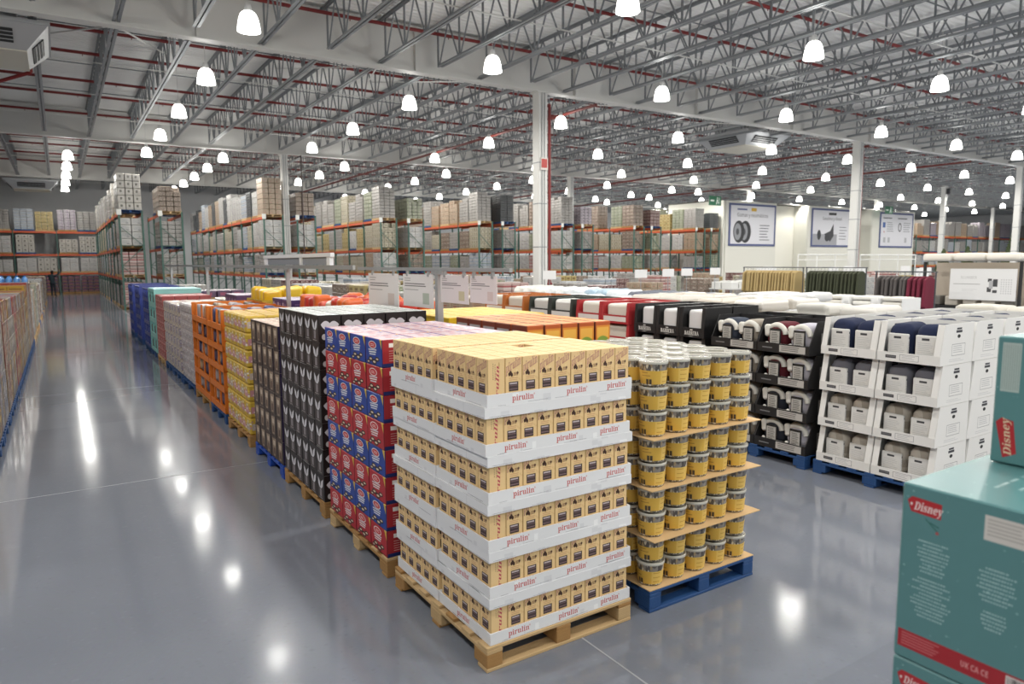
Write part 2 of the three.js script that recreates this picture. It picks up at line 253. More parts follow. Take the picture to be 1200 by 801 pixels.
// ------------------------------------------------------------------ pallets
const woodTex = canvasTex(256, 256, (c) => { c.fillStyle = '#c8a97c'; c.fillRect(0, 0, 256, 256); for (let i = 0; i < 240; i++) { c.fillStyle = `rgba(${pick(['120,88,52', '228,200,150', '150,116,76'])},${rr(0.06, 0.22)})`; c.fillRect(0, rnd() * 256, 256, rr(0.6, 3)); } for (let i = 0; i < 8; i++) oval(c, rnd() * 256, rnd() * 256, rr(2, 6), rr(1, 3), 'rgba(96,64,36,0.6)'); });
woodTex.wrapS = woodTex.wrapT = THREE.RepeatWrapping; woodTex.repeat.set(1.3, 3);
const woodMat = texMat(woodTex, 0.8), woodMat2 = new THREE.MeshPhysicalMaterial({ color: 0xd8c3a4, map: woodTex, roughness: 0.8 });
const blueTex = canvasTex(128, 128, (c) => { c.fillStyle = '#1a4479'; c.fillRect(0, 0, 128, 128); for (let i = 0; i < 150; i++) { c.fillStyle = `rgba(${pick(['16,40,90', '40,90,150', '190,170,140'])},${rr(0.05, 0.25)})`; c.fillRect(rnd() * 128, rnd() * 128, rr(4, 60), rr(0.6, 2)); } });
blueTex.wrapS = blueTex.wrapT = THREE.RepeatWrapping; blueTex.repeat.set(1.5, 3);
const blueMat = texMat(blueTex, 0.65);
const PALLET_H = 0.14;
function palletGeos(w, d) {   // w along x, d along z
  const g = { deck: carton(w, 0.02, 0.1, 0.003, WHOLE), stringer: carton(0.1, 0.022, d, 0.003, WHOLE), block: carton(0.1, 0.076, 0.14, 0.004, WHOLE), foot: carton(w, 0.02, 0.1, 0.003, WHOLE) };
  return g;
}
const palletShapes = {};
function pallet(x0, x1, zFar, zNear, m, label, group) {
  const w = +(x1 - x0).toFixed(3), d = +(zNear - zFar).toFixed(3), k = w + '_' + d; const g = palletShapes[k] || (palletShapes[k] = palletGeos(w, d));
  const p = grp((x0 + x1) / 2, 0, (zFar + zNear) / 2); const mm = () => (m === woodMat && rnd() < 0.4 ? woodMat2 : m);
  for (let i = 0; i < 3; i++) part(p, 'bottom_board', g.foot, mm(), 0, 0, (i - 1) * (d / 2 - 0.05));
  for (let i = 0; i < 3; i++) for (let j = 0; j < 3; j++) part(p, 'block', g.block, mm(), (i - 1) * (w / 2 - 0.051), 0.021, (j - 1) * (d / 2 - 0.071));
  for (let i = 0; i < 3; i++) part(p, 'stringer', g.stringer, mm(), (i - 1) * (w / 2 - 0.051), 0.0975, 0);
  const n = 7; for (let i = 0; i < n; i++) part(p, 'deck_board', g.deck, mm(), 0, 0.12, (i - (n - 1) / 2) * ((d - 0.1) / (n - 1)));
  return tag(p, m === blueMat ? 'blue_pallet' : 'wooden_pallet', label, 'pallet', group);
}
const farPalletGeo = (w, d) => merge([...[-1, 0, 1].flatMap((i) => [bx(w, 0.02, 0.1, 0, 0.01, i * (d / 2 - 0.05)), bx(0.1, 0.08, d, i * (w / 2 - 0.05), 0.06, 0)]), ...[-2, -1, 0, 1, 2].map((i) => bx(w, 0.02, 0.16, 0, 0.11, i * (d - 0.16) / 4))]);

// ------------------------------------------------------------------ pallet loads on the racks
function loadGeo(w, h, d, nx, ny, nz, jit = 0.022, cham = 0.016) {
  const out = [], bw = w / nx, bh = h / ny, bd = d / nz; const one = carton(bw - 0.022, bh - 0.012, bd - 0.022, cham);
  for (let j = 0; j < ny; j++) for (let i = 0; i < nx; i++) for (let k = 0; k < nz; k++) { if (i > 0 && i < nx - 1 && k > 0 && k < nz - 1 && j < ny - 1) continue; if (j === ny - 1 && rnd() < 0.05) continue; const g = one.clone(); g.rotateY(rr(-jit, jit)); g.translate((i - (nx - 1) / 2) * bw, j * bh, (k - (nz - 1) / 2) * bd); out.push(g); }
  return merge(out);
}
const film = { clearcoat: 0.9, clearcoatRoughness: 0.22 };
function printed(bg, marks) { return quarters([(c, s) => { fill(bg)(c, s); marks(c, s); }, (c, s) => { fill(bg)(c, s); marks(c, s); }, (c, s) => { fill(bg)(c, s); lines(c, 6, 30, 50, 1, 4, 'rgba(120,112,104,0.5)', 3); }, fill(bg)], 64); }
const LOADS = {
  tissue: ['white carton load with dark square prints', printed('#d9d6d0', (c, s) => { c.fillStyle = '#3a3a34'; c.fillRect(s * 0.3, s * 0.25, s * 0.32, s * 0.36); c.fillStyle = '#8a8474'; c.fillRect(s * 0.38, s * 0.36, s * 0.2, s * 0.15); lines(c, 8, 48, 44, 2, 6, '#9a968c'); }), 3, 4, 3],
  tan: ['tan corrugated carton load', printed('#c3af98', (c, s) => { lines(c, 8, 14, 44, 4, 10, '#8a6c50', 3); c.fillStyle = '#b4473c'; c.fillRect(10, 44, 20, 6); }), 3, 5, 3],
  silver: ['grey film wrapped load of trays', printed('#b7b6b4', (c, s) => { specks(c, s, 60, ['#8f8d8b', '#d8d7d6', '#9d9591'], 3, 12); }), 3, 7, 3],
  white: ['plain white wrapped carton load', printed('#dcdcdc', (c, s) => { lines(c, 8, 14, 46, 4, 10, '#a2a7ae', 3); c.fillStyle = '#8b8f96'; c.fillRect(36, 44, 16, 9); }), 2, 4, 2],
  cream: ['cream carton load with fine brown print', printed('#d2ccb8', (c, s) => { lines(c, 6, 10, 52, 5, 11, '#8f8768', 3); c.fillStyle = '#67643f'; c.fillRect(22, 28, 18, 18); }), 4, 5, 4],
  green: ['green patterned wrapped load', printed('#aeb0a4', (c, s) => { specks(c, s, 40, ['#73865a', '#d3d8c4', '#8aa06a'], 4, 14); }), 3, 6, 3],
  lilac: ['lilac and silver wrapped load', printed('#bbb5bf', (c, s) => { specks(c, s, 44, ['#8d7a97', '#dcd7df', '#a392ad'], 4, 14); }), 3, 6, 3],
  pink: ['pink and white striped carton load', printed('#d5b6b2', (c, s) => { c.fillStyle = '#b4545a'; c.fillRect(0, s * 0.3, s, s * 0.2); c.fillStyle = '#e8e2e0'; c.fillRect(0, s * 0.62, s, s * 0.14); }), 3, 5, 3],
  brown: ['dull brown film wrapped load', printed('#a39384', (c, s) => { specks(c, s, 40, ['#7b6a5c', '#c9bfb4', '#8b6f63'], 4, 16); }), 3, 5, 3],
  slate: ['dark slate stacked tray load', printed('#4a4f54', (c, s) => { lines(c, 4, 10, 56, 5, 11, '#30343a', 3); }), 2, 9, 2],
  yellow: ['yellow carton load with brown print', printed('#cdbb7c', (c, s) => { c.fillStyle = '#8a6a2c'; c.fillRect(12, 20, 36, 20); lines(c, 10, 48, 40, 2, 6, '#7d6230'); }), 3, 5, 3],
  blue: ['white load striped with pale blue', printed('#ccd3dc', (c, s) => { c.fillStyle = '#7f9cc0'; c.fillRect(0, s * 0.35, s, s * 0.16); lines(c, 8, 44, 44, 2, 7, '#9fb0c4'); }), 3, 6, 3],
  maroon: ['maroon and grey wrapped load', printed('#94706c', (c, s) => { c.fillStyle = '#6a3236'; c.fillRect(0, 0, s, s * 0.3); specks(c, s, 20, ['#cfc6c2', '#a58a86'], 5, 14); }), 3, 5, 3],
  purple: ['purple and gold carton load', printed('#5a3d63', (c, s) => { c.fillStyle = '#b08a4a'; c.fillRect(0, s * 0.62, s, s * 0.2); c.fillStyle = '#a34a6c'; c.fillRect(s * 0.2, s * 0.15, s * 0.5, s * 0.32); }), 3, 5, 3],
};
const loadProtos = {};
const palMats = [woodMat, blueMat, woodMat2];
function loadProto(kind, hq, wide) {
  const key = kind + hq + wide; if (loadProtos[key]) return loadProtos[key];
  const [, tex, nx, ny, nz] = LOADS[kind]; const g = new THREE.Group(); const h = hq / 10, w = 1.0, d = wide ? 1.2 : 1.12;
  part(g, 'pallet', farPalletGeo(1.02, 1.2), pick(palMats)); const n = Math.max(2, Math.round(ny * h / 1.3));
  part(g, 'cartons', loadGeo(w, h, d, nx, n, nz), texMat(tex, 0.5, { ...film, color: 0xd2d0cd }), 0, 0.122, 0);
  return (loadProtos[key] = g);
}
const loadMatCache = {};
const levelName = { 0: 'floor level', 1: 'lowest beams', 2: 'middle beams', 3: 'top beams' };
function rackLoad(kind, x, y, z, h, where, rackWord) {
  const lev = y < 0.5 ? 0 : y < 2 ? 1 : y < 4 ? 2 : 3; const spot = `${levelName[lev]} of the ${rackWord}`;
  const c = loadProto(kind, Math.round(h * 10), rnd() < 0.5).clone(); c.position.set(x, y, z); c.rotation.y = (where === 'row' ? Math.PI / 2 : 0) + rr(-0.02, 0.02);
  tag(c, kind + '_pallet_load', `${LOADS[kind][0]} on the ${spot}`, 'pallet load', `${kind} loads on the ${spot}`);
}
// ------------------------------------------------------------------ storage racks
const rackGreen = mat(0x3d6157, 0.5), rackOrange = mat(0xc2562f, 0.45), rackRed = mat(0x8f3a34, 0.5), tagWhite = mat(0xe6e6e2, 0.6);
const BAY = 2.66, LEVELS = [1.55, 2.95, 4.62], RACK_D = 1.05;
function frameGeo(h) {
  const o = [bx(0.08, h, 0.07, 0.04, h / 2, 0), bx(0.08, h, 0.07, RACK_D - 0.04, h / 2, 0)];
  for (let y = 0.2, s = 1; y + 0.9 < h; y += 0.95, s = -s) { o.push(bar([0.06, s > 0 ? y : y + 0.9, 0], [RACK_D - 0.06, s > 0 ? y + 0.9 : y, 0], 0.03)); o.push(bx(RACK_D - 0.1, 0.03, 0.03, RACK_D / 2, y, 0)); }
  o.push(bx(0.14, 0.012, 0.12, 0.04, 0.006, 0), bx(0.14, 0.012, 0.12, RACK_D - 0.04, 0.006, 0)); return merge(o);
}
const rackFrame = frameGeo(4.72), beamGeo = merge([bx(0.05, 0.13, BAY - 0.075), bx(0.02, 0.2, 0.05, 0, 0, BAY / 2 - 0.065), bx(0.02, 0.2, 0.05, 0, 0, -BAY / 2 + 0.065)]);
function rackRow(x, z, bays, label, opt = {}) {
  const r = grp(x, 0, z, opt.turn || 0); const beam = opt.beam || rackOrange;
  for (let i = 0; i <= bays; i++) part(r, 'upright_frame', rackFrame, rackGreen, 0, 0, -i * BAY);
  for (let i = 0; i < bays; i++) for (const y of LEVELS) for (const fx of [0.04, RACK_D - 0.04]) part(r, 'beam', beamGeo, beam, fx, y - 0.065, -(i + 0.5) * BAY);
  part(r, 'aisle_sign', bx(0.2, 0.26, 0.012, 0.04, 4.62, 0.05), tagWhite);
  tag(r, 'pallet_rack', label, 'rack'); return r;
}
function fillRow(x, z, bays, palette, levels, opt = {}) {
  for (let i = 0; i < bays; i++) for (let s = 0; s < 2; s++) for (const L of levels) {
    if (opt.skip && opt.skip(i, s, L)) continue; if (i + s > 0 && !(opt.exact && opt.exact[`${i}${s}${L}`]) && rnd() < (L === 3 ? 0.04 : 0.07)) continue;
    const y = L === 0 ? 0 : LEVELS[L - 1] + 0.003; const room = L === 3 ? rr(1.2, 1.75) : L === 2 ? rr(1.0, 1.34) : rr(0.9, 1.04);
    const along = (i + (s ? 0.735 : 0.265)) * BAY; const set = palette[L] || palette[3]; const kind = opt.exact && opt.exact[`${i}${s}${L}`] ? opt.exact[`${i}${s}${L}`][0] : pick(set); const h = opt.exact && opt.exact[`${i}${s}${L}`] ? opt.exact[`${i}${s}${L}`][1] : room;
    if (opt.row) rackLoad(kind, x + along, y, z + RACK_D / 2, h, 'row', opt.word); else rackLoad(kind, x + RACK_D / 2, y, z - along, h, '', opt.word);
  }
}
const RACK_X = [2.5, 9.12, 15.6, 22.1, 28.57, 35.07, 41.5], RZ = -38;
const ordinal = ['first', 'second', 'third', 'fourth', 'fifth', 'sixth', 'seventh'];
const bayCount = [9, 9, 6, 5, 4, 4, 3];
const palettes = [
  { 3: ['tissue', 'white', 'silver'], 2: ['white', 'blue', 'cream'], 1: ['blue', 'pink', 'white'], 0: ['blue', 'white', 'silver'] },
  { 3: ['tan', 'white', 'silver', 'blue', 'slate'], 2: ['white', 'cream', 'blue', 'silver'], 1: ['blue', 'white', 'silver', 'green'] },
  { 3: ['silver', 'green', 'silver', 'cream'], 2: ['cream', 'silver', 'yellow', 'white'], 1: ['tan', 'white', 'cream'] },
  { 3: ['silver', 'lilac', 'tan', 'brown'], 2: ['silver', 'brown', 'cream'], 1: ['green', 'blue', 'silver'] },
  { 3: ['brown', 'maroon', 'silver'], 2: ['white', 'green', 'silver'], 1: ['white', 'blue', 'pink'] },
  { 3: ['green', 'lilac', 'brown'], 2: ['cream', 'tan', 'brown'], 1: ['pink', 'white', 'green'] },
  { 3: ['green', 'yellow', 'silver'], 2: ['white', 'silver', 'tan'], 1: ['pink', 'white', 'silver'] },
];
const exacts = [
  { '003': ['tissue', 1.72], '013': ['tissue', 1.4], '002': ['white', 1.3], '001': ['pink', 1.1], '000': ['pink', 1.2] }, { '003': ['tan', 1.9], '013': ['white', 1.3], '103': ['slate', 1.4], '002': ['white', 1.35], '012': ['white', 1.3] },
  { '003': ['silver', 1.75], '013': ['green', 1.6], '002': ['cream', 1.35], '012': ['cream', 1.3], '102': ['yellow', 1.2], '001': ['white', 1.05], '011': ['tan', 1.1] }, { '003': ['silver', 1.75], '013': ['silver', 1.5], '103': ['tan', 1.5], '002': ['cream', 1.3], '001': ['blue', 1.1] },
  { '003': ['silver', 1.75], '002': ['white', 1.2] }, { '003': ['brown', 1.5], '013': ['green', 1.5], '002': ['brown', 1.3] }, { '003': ['silver', 1.5], '013': ['green', 1.45], '103': ['yellow', 1.2], '002': ['tan', 1.3], '012': ['white', 1.2] }];
const endLoads = [['brown', 'silver', 'silver'], ['brown', 'white', 'white'], ['green', 'white', 'brown'], ['slate', 'silver', 'silver'], ['lilac', 'silver', 'silver'], ['maroon', 'green', 'silver'], ['slate', 'tan', 'green']];
RACK_X.forEach((x, i) => {
  rackRow(x, RZ, bayCount[i], `green and orange pallet rack, ${ordinal[i]} row counted from the long polished aisle`);
  fillRow(x, RZ, bayCount[i], palettes[i], i === 0 ? [0, 1, 2, 3] : [1, 2, 3], { exact: exacts[i], word: `${ordinal[i]} rack row` });
  rackRow(x + 1.75, RZ - 0.05, 2, `short backing rack built against the ${ordinal[i]} rack row`);
  endLoads[i].forEach((k, j) => { for (let s = 0; s < 2; s++) rackLoad(k, x + 1.75 + RACK_D / 2, LEVELS[2 - j] + 0.003, RZ - 0.05 - (s ? 0.735 : 0.265) * BAY, [1.15, 1.2, 1.0][j] + (i === 3 && j === 0 ? 0.5 : 0), '', `${ordinal[i]} backing rack`); });
});
// rack across the end wall, and the one beyond the white rooms
rackRow(-5.3, -63.2, 3, 'pallet rack standing across the end wall of the long aisle', { turn: -Math.PI / 2 });
fillRow(-5.3, -63.2, 3, { 3: ['white', 'silver', 'blue'], 2: ['tissue', 'tissue', 'white'], 1: ['tissue', 'white'], 0: ['purple'] }, [0, 1, 2, 3], { row: true, word: 'end wall rack', exact: { '103': ['blue', 1.5], '113': ['yellow', 1.3], '203': ['lilac', 1.5], '000': ['brown', 1.2], '110': ['purple', 1.2], '200': ['purple', 1.2], '210': ['purple', 1.2] } });
rackRow(74.6, -39.4, 10, 'pallet rack far beyond the white poster rooms', { turn: -Math.PI / 2, beam: rackOrange });
fillRow(74.6, -39.4, 10, { 3: ['silver', 'blue', 'lilac', 'tan'], 2: ['white', 'silver', 'blue'], 1: ['white', 'blue'] }, [1, 2, 3], { row: true, word: 'far cross rack' });
rackRow(-9, RZ - 4, 6, 'dark pallet rack behind the goods along the far aisle side');
// white and red board on the end wall
{ const b = grp(-5.2, 0, -60.9); part(b, 'red_panel', bx(3.4, 1.1, 0.08, 0, 3.6, 0), mat(0xa31c22, 0.5)); part(b, 'white_panel', bx(3.4, 1.4, 0.08, 0, 2.3, 0), tagWhite); for (const s of [-1, 1]) part(b, 'post', bx(0.08, 4.1, 0.08, s * 1.6, 2.05, -0.09), steel); tag(b, 'aisle_board', 'red and white standing board at the end of the long aisle', 'sign'); }
// ------------------------------------------------------------------ goods piled on pallets: every carton in view is its own thing
// o: name,label,category,group, x0 (aisle face), y0, zNear, n:[nx,ny,nz], size:[sx,sy,sz], proto(ix,iy,iz) -> {mesh,label?,name?}, seen(ix,iy,iz)
function pile(o) {
  const [nx, ny, nz] = o.n, [sx, sy, sz] = o.size, hidden = [];
  for (let j = 0; j < ny; j++) for (let i = 0; i < nx; i++) for (let k = 0; k < nz; k++) {
    const x = o.x0 + (i + 0.5) * sx, y = o.y0 + j * sy, z = o.zNear - (k + 0.5) * sz;
    const seen = o.seen ? o.seen(i, j, k) : i === 0 || j === ny - 1 || k === 0;
    if (!seen) { hidden.push(bx(sx - 0.012, sy - 0.002, sz - 0.012, x, y + sy / 2, z)); continue; }
    if (o.missing && o.missing(i, j, k)) continue;
    const p = o.proto(i, j, k); const c = p.mesh.clone(); c.position.set(x + rr(-0.0018, 0.0018), y, z + rr(-0.0018, 0.0018)); c.rotation.y = rr(-0.006, 0.006);
    tag(c, p.name || o.name, `${p.label || o.label}, ${ny > 1 ? ORD[j] : 'only'} tier`, o.category || 'carton', p.group || o.group);
  }
  if (hidden.length) stuff(new THREE.Mesh(merge(hidden), mat(o.inner || 0xb79a74, 0.8)), 'inner_cartons', o.innerLabel || `cartons packed out of sight inside the ${o.group}`, 'cartons');
}
const onBox = (geo, m) => new THREE.Mesh(geo, m);
const ROW_X = 1.774;

// --- wafer-roll cartons in white printed trays (the tall cream stack)
{
  pallet(ROW_X, 2.8, -4.225, -3.01, woodMat, 'bare wooden pallet under the cream wafer carton stack');
  const CREAM = '#e6c590';
  const front = (c, s) => {
    fill(CREAM)(c, s); specks(c, s, 40, ['rgba(240,214,164,0.6)', 'rgba(205,168,112,0.35)'], 2, 14);
    c.save(); c.translate(s * 0.46, s * 0.16); c.rotate(-0.2); word(c, 'pirulin', 0, 0, s * 0.26, '#b0786e', 'serif', 'italic bold'); c.restore();
    for (const [x, y] of [[0.24, 0.36], [0.38, 0.375], [0.31, 0.33]]) oval(c, s * x, s * y, s * 0.075, s * 0.042, '#40251a'); lines(c, s * 0.5, s * 0.33, s * 0.36, 3, s * 0.026, '#7a5236', 1.5); oval(c, s * 0.74, s * 0.345, s * 0.06, s * 0.03, '#5b3826');
    lines(c, s * 0.2, s * 0.44, s * 0.56, 2, s * 0.04, 'rgba(190,140,100,0.8)', 2);
    c.fillStyle = '#2e211f'; c.fillRect(s * 0.2, s * 0.53, s * 0.58, s * 0.2); c.fillStyle = '#cdbfc4'; c.fillRect(s * 0.25, s * 0.55, s * 0.46, s * 0.032); for (let i = 0; i < 3; i++) { c.fillStyle = ['#7d6468', '#4f3d42', '#8b737a'][i]; c.fillRect(s * 0.24, s * (0.6 + i * 0.038), s * 0.5, s * 0.022); }
    c.strokeStyle = 'rgba(150,112,66,0.7)'; c.lineWidth = 1.4; c.strokeRect(0.7, 0.7, s - 1.4, s - 1.4);
  };
  const side = (c, s) => { fill(CREAM)(c, s); lines(c, s * 0.28, s * 0.1, s * 0.06, 12, s * 0.03, '#8a6a4c', 1.4); lines(c, s * 0.4, s * 0.12, s * 0.06, 12, s * 0.03, '#8a6a4c', 1.4); c.save(); c.translate(s * 0.55, s * 0.62); c.rotate(-Math.PI / 2 + 0.08); word(c, 'pirulin', 0, 0, s * 0.26, '#b5394e', 'serif', 'italic bold'); c.restore(); oval(c, s * 0.66, s * 0.14, 6, 8, '#c9a26c'); c.strokeStyle = 'rgba(150,112,66,0.7)'; c.strokeRect(0.7, 0.7, s - 1.4, s - 1.4); };
  const top = (c, s) => { fill(CREAM)(c, s); specks(c, s, 24, ['rgba(236,208,156,0.5)', 'rgba(205,168,112,0.3)'], 4, 26); lines(c, s * 0.3, s * 0.4, s * 0.4, 2, s * 0.08, 'rgba(190,140,110,0.5)', 2); c.strokeStyle = 'rgba(150,112,66,0.55)'; c.strokeRect(1, 1, s - 2, s - 2); };
  const mFront = texMat(quarters([front, front, top, fill(CREAM)]), 0.62), mEnd = texMat(quarters([front, side, top, fill(CREAM)]), 0.62);
  const TX = 0.992, TZ = 0.592, TIERS = 6, PITCH = 0.2588, TRAY = 0.066, CAP = 0.056, NX = 9, NZ = 5, bw = 0.1075, bd = 0.1145, bh = PITCH - 0.008;
  const box = carton(bw - 0.002, bh - 0.006, bd - 0.002, 0.003);
  const protoF = onBox(box, mFront), protoE = onBox(box, mEnd);
  const band = (words, bw_ = 1024) => texMat(canvasTex(bw_, 64, (c) => { c.fillStyle = '#e4e4e7'; c.fillRect(0, 0, 1024, 64); specks(c, 1024, 60, ['rgba(255,255,255,0.5)', 'rgba(190,190,198,0.3)'], 6, 60); for (const x of words) { word(c, 'pirulin', x, 30, 40, '#c0524f', 'serif', 'bold'); word(c, '®', x + 74, 20, 12, '#c0524f', 'serif', 'bold'); } c.fillStyle = 'rgba(120,120,130,0.55)'; for (let i = 0; i < 7; i++) c.fillRect(rr(0, 900), rr(54, 59), rr(40, 150), 2); }), 0.6);
  const white = mat(0xe6e6e8, 0.6);
  const wall = (w, h, flip) => { const g = new THREE.BoxGeometry(w, h, 0.006); return g; };
  function trayProto(h, words, capTop) {
    const g = new THREE.Group(); const m = band(words), ms = band(words.length ? [300] : [], 600);
    part(g, capTop ? 'panel' : 'floor_panel', bx(TX, 0.004, TZ, 0, capTop ? h - 0.002 : 0.002, 0), white);
    for (const s of [-1, 1]) { const a = part(g, 'front_wall', wall(TX, h), m, 0, h / 2, s * (TZ / 2 + 0.0005)); if (s < 0) a.rotation.y = Math.PI; const b = part(g, 'side_wall', wall(TZ, h), ms, s * (TX / 2 - 0.0025), h / 2, 0); b.rotation.y = s * Math.PI / 2; }
    return g;
  }
  const trays = [trayProto(TRAY, [190, 540, 860]), trayProto(TRAY, [230, 600, 900])], caps = [trayProto(CAP, [], true)];
  const cx = 2.29, y00 = PALLET_H + 0.002;
  for (let t = 0; t < TIERS; t++) for (let half = 0; half < 2; half++) {
    const cz = -3.318 - half * 0.604, y = y00 + t * PITCH, dx = rr(-0.008, 0.008) - (t > 3 ? 0.006 : 0), dz = 0;
    copyOf(trays[(t + half) % 2], 'cardboard_tray', `white tray with red lettering, ${ORD[t]} tier up, ${half ? 'beside the cookie boxes' : 'at the free corner'}`, 'tray', 'white trays of the cream wafer carton stack', cx + dx, y, cz + dz);
    for (let i = 0; i < NX; i++) for (let k = 0; k < NZ; k++) {
      const seen = t === TIERS - 1 || i === 0 || (half === 0 && k === 0) || (half === 1 && k === NZ - 1 && t >= TIERS - 2); if (!seen) continue;
      if (t === TIERS - 1 && half === 0 && i === 4 && k === 3) continue;
      const p = i === 0 && half === 0 && k === 0 ? protoE : protoF; const c = p.clone(); c.position.set(cx + dx + (i - (NX - 1) / 2) * bw, y + 0.0045, cz - (k - (NZ - 1) / 2) * bd); c.rotation.y = rr(-0.006, 0.006);
      tag(c, 'wafer_carton', t === TIERS - 1 ? `cream wafer carton in an open top tray, ${half ? 'half beside the cookie boxes' : 'half at the free corner'}` : `cream wafer carton with dark window, ${ORD[t]} tray tier, ${half ? 'beside the cookie boxes' : i === 0 && k > 0 ? 'facing the long aisle' : 'at the free end face'}`, 'carton', t === TIERS - 1 ? 'wafer cartons of the top tier' : 'wafer cartons of the lower tiers');
    }
    if (t < TIERS - 1) { const inn = []; for (let i = 1; i < NX; i++) for (let k = 0; k < NZ; k++) if (!(half === 0 && k === 0) && !(half === 1 && k === NZ - 1 && t >= TIERS - 2)) inn.push(bx(bw - 0.004, bh - 0.008, bd - 0.004, cx + dx + (i - (NX - 1) / 2) * bw, y + 0.0045 + bh / 2, cz - (k - (NZ - 1) / 2) * bd)); stuff(new THREE.Mesh(merge(inn), mat(0xd9bb88, 0.8)), 'inner_cartons', 'wafer cartons packed out of sight inside the cream stack', 'cartons'); }
    if (t < TIERS - 1) copyOf(caps[0], 'cardboard_cover', `plain white cover over the ${ORD[t]} wafer carton tier, ${half ? 'beside the cookie boxes' : 'at the free corner'}`, 'cover', 'white covers of the cream wafer carton stack', cx + dx + 0.001, y + PITCH - CAP - 0.0006, cz + dz).scale.set(1.01, 1, 1.008);
  }
}

// --- clear snack tubs with yellow labels on a blue pallet
{
  const bx0 = 2.945, zn = -3.0, zf = -4.19; pallet(bx0, 3.93, zf, zn, blueMat, 'blue pallet under the stacked yellow snack tubs');
  const H = 0.157, R = 0.092;
  const snack = canvasTex(256, 128, (c) => { c.fillStyle = '#57504a'; c.fillRect(0, 0, 256, 128); for (let i = 0; i < 420; i++) { c.save(); c.translate(rnd() * 256, rnd() * 128); c.rotate(rnd() * 6); c.fillStyle = pick(['#2d2a2b', '#4a433f', '#a58f6a', '#d2c7ae', '#c2a568', '#8a837c', '#dedad2', '#b9b6b0', '#e6e2da']); c.fillRect(0, 0, rr(5, 22), rr(3, 9)); c.restore(); } });
  const lab = canvasTex(512, 96, (c) => { c.fillStyle = '#d8ae4b'; c.fillRect(0, 0, 512, 96); for (let q = 0; q < 2; q++) { const o = q * 256; c.fillStyle = '#e2bd62'; c.fillRect(o + 10, 8, 90, 80); lines(c, o + 142, 20, 56, 1, 6, '#a8622c', 7); lines(c, o + 140, 36, 60, 2, 7, '#a97f36', 2); c.fillStyle = '#4c3f33'; c.fillRect(o + 172, 52, 16, 20); c.fillRect(o + 192, 52, 16, 20); lines(c, o + 20, 24, 60, 5, 11, '#c4963c', 2); } });
  const tubMat = texMat(snack, 0.35, { clearcoat: 1, clearcoatRoughness: 0.08 }), labMat = texMat(lab, 0.45), lidMat = mat(0xc3c0b6, 0.2, { clearcoat: 1, clearcoatRoughness: 0.06 }), rimMat = mat(0xb5b2aa, 0.15, { transmission: 0.7, thickness: 0, clearcoat: 1 });
  const lathe = (p, n = 22) => new THREE.LatheGeometry(p.map((q) => new THREE.Vector2(...q)), n);
  const body = lathe([[0.001, 0.001], [R * 0.8, 0.001], [R * 0.82, 0.008], [R * 0.95, H - 0.02], [R * 0.95, H - 0.014], [0.001, H - 0.012]]);
  const labG = lathe([[R * 0.838, 0.014], [R * 0.848, 0.015], [R * 0.925, 0.098], [R * 0.915, 0.0985]]);
  const lid = lathe([[R * 0.96, H - 0.02], [R, H - 0.019], [R * 1.0, H - 0.006], [R * 0.97, H - 0.003], [R * 0.9, H - 0.004], [R * 0.88, H - 0.009], [0.001, H - 0.009]]);
  const tub = new THREE.Group(); part(tub, 'tub_body', body, tubMat); part(tub, 'paper_label', labG, labMat); part(tub, 'lid', lid, lidMat);
  const sheet = mat(0xcfae80, 0.75); const groups = [2, 2, 2, 3]; let y = PALLET_H + 0.002, tier = 0; const px = 0.1935, pz = 0.196;
  groups.forEach((n, gi) => {
    const s = new THREE.Mesh(bx(0.985 + (gi ? 0.03 : 0), 0.005, 1.19, 0, 0.0025, 0), sheet); s.position.set((bx0 + 3.93) / 2 + (gi ? rr(0, 0.02) : 0), y, (zn + zf) / 2 + (gi ? rr(0.005, 0.03) : 0)); s.rotation.y = gi ? rr(-0.02, 0.02) : 0;
    tag(s, 'cardboard_sheet', ['brown cardboard sheet between the blue pallet and the lowest tubs', 'brown cardboard sheet above two tiers of snack tubs', 'brown cardboard sheet in the middle of the tub stack', 'uppermost brown cardboard sheet under the three top tub tiers'][gi], 'cardboard sheet'); y += 0.0056;
    for (let t = 0; t < n; t++, tier++) {
      for (let i = 0; i < 5; i++) for (let k = 0; k < 6; k++) {
        if (!(gi === 3 || k < 2 || i === 0 || (i === 4 && k < 4))) continue;
        const c = tub.clone(); c.position.set(bx0 + 0.1 + i * px + rr(-0.002, 0.002), y, zn - 0.103 - k * pz + rr(-0.002, 0.002)); c.rotation.y = rr(-0.35, 0.35) - 0.5;
        tag(c, 'snack_tub', `clear snack tub with yellow label, ${ORD[tier]} tier above the blue pallet`, 'tub', tier === 8 ? 'top tier snack tubs' : gi === 3 ? 'upper snack tubs' : 'lower snack tubs');
      }
      y += H;
    }
  });
}

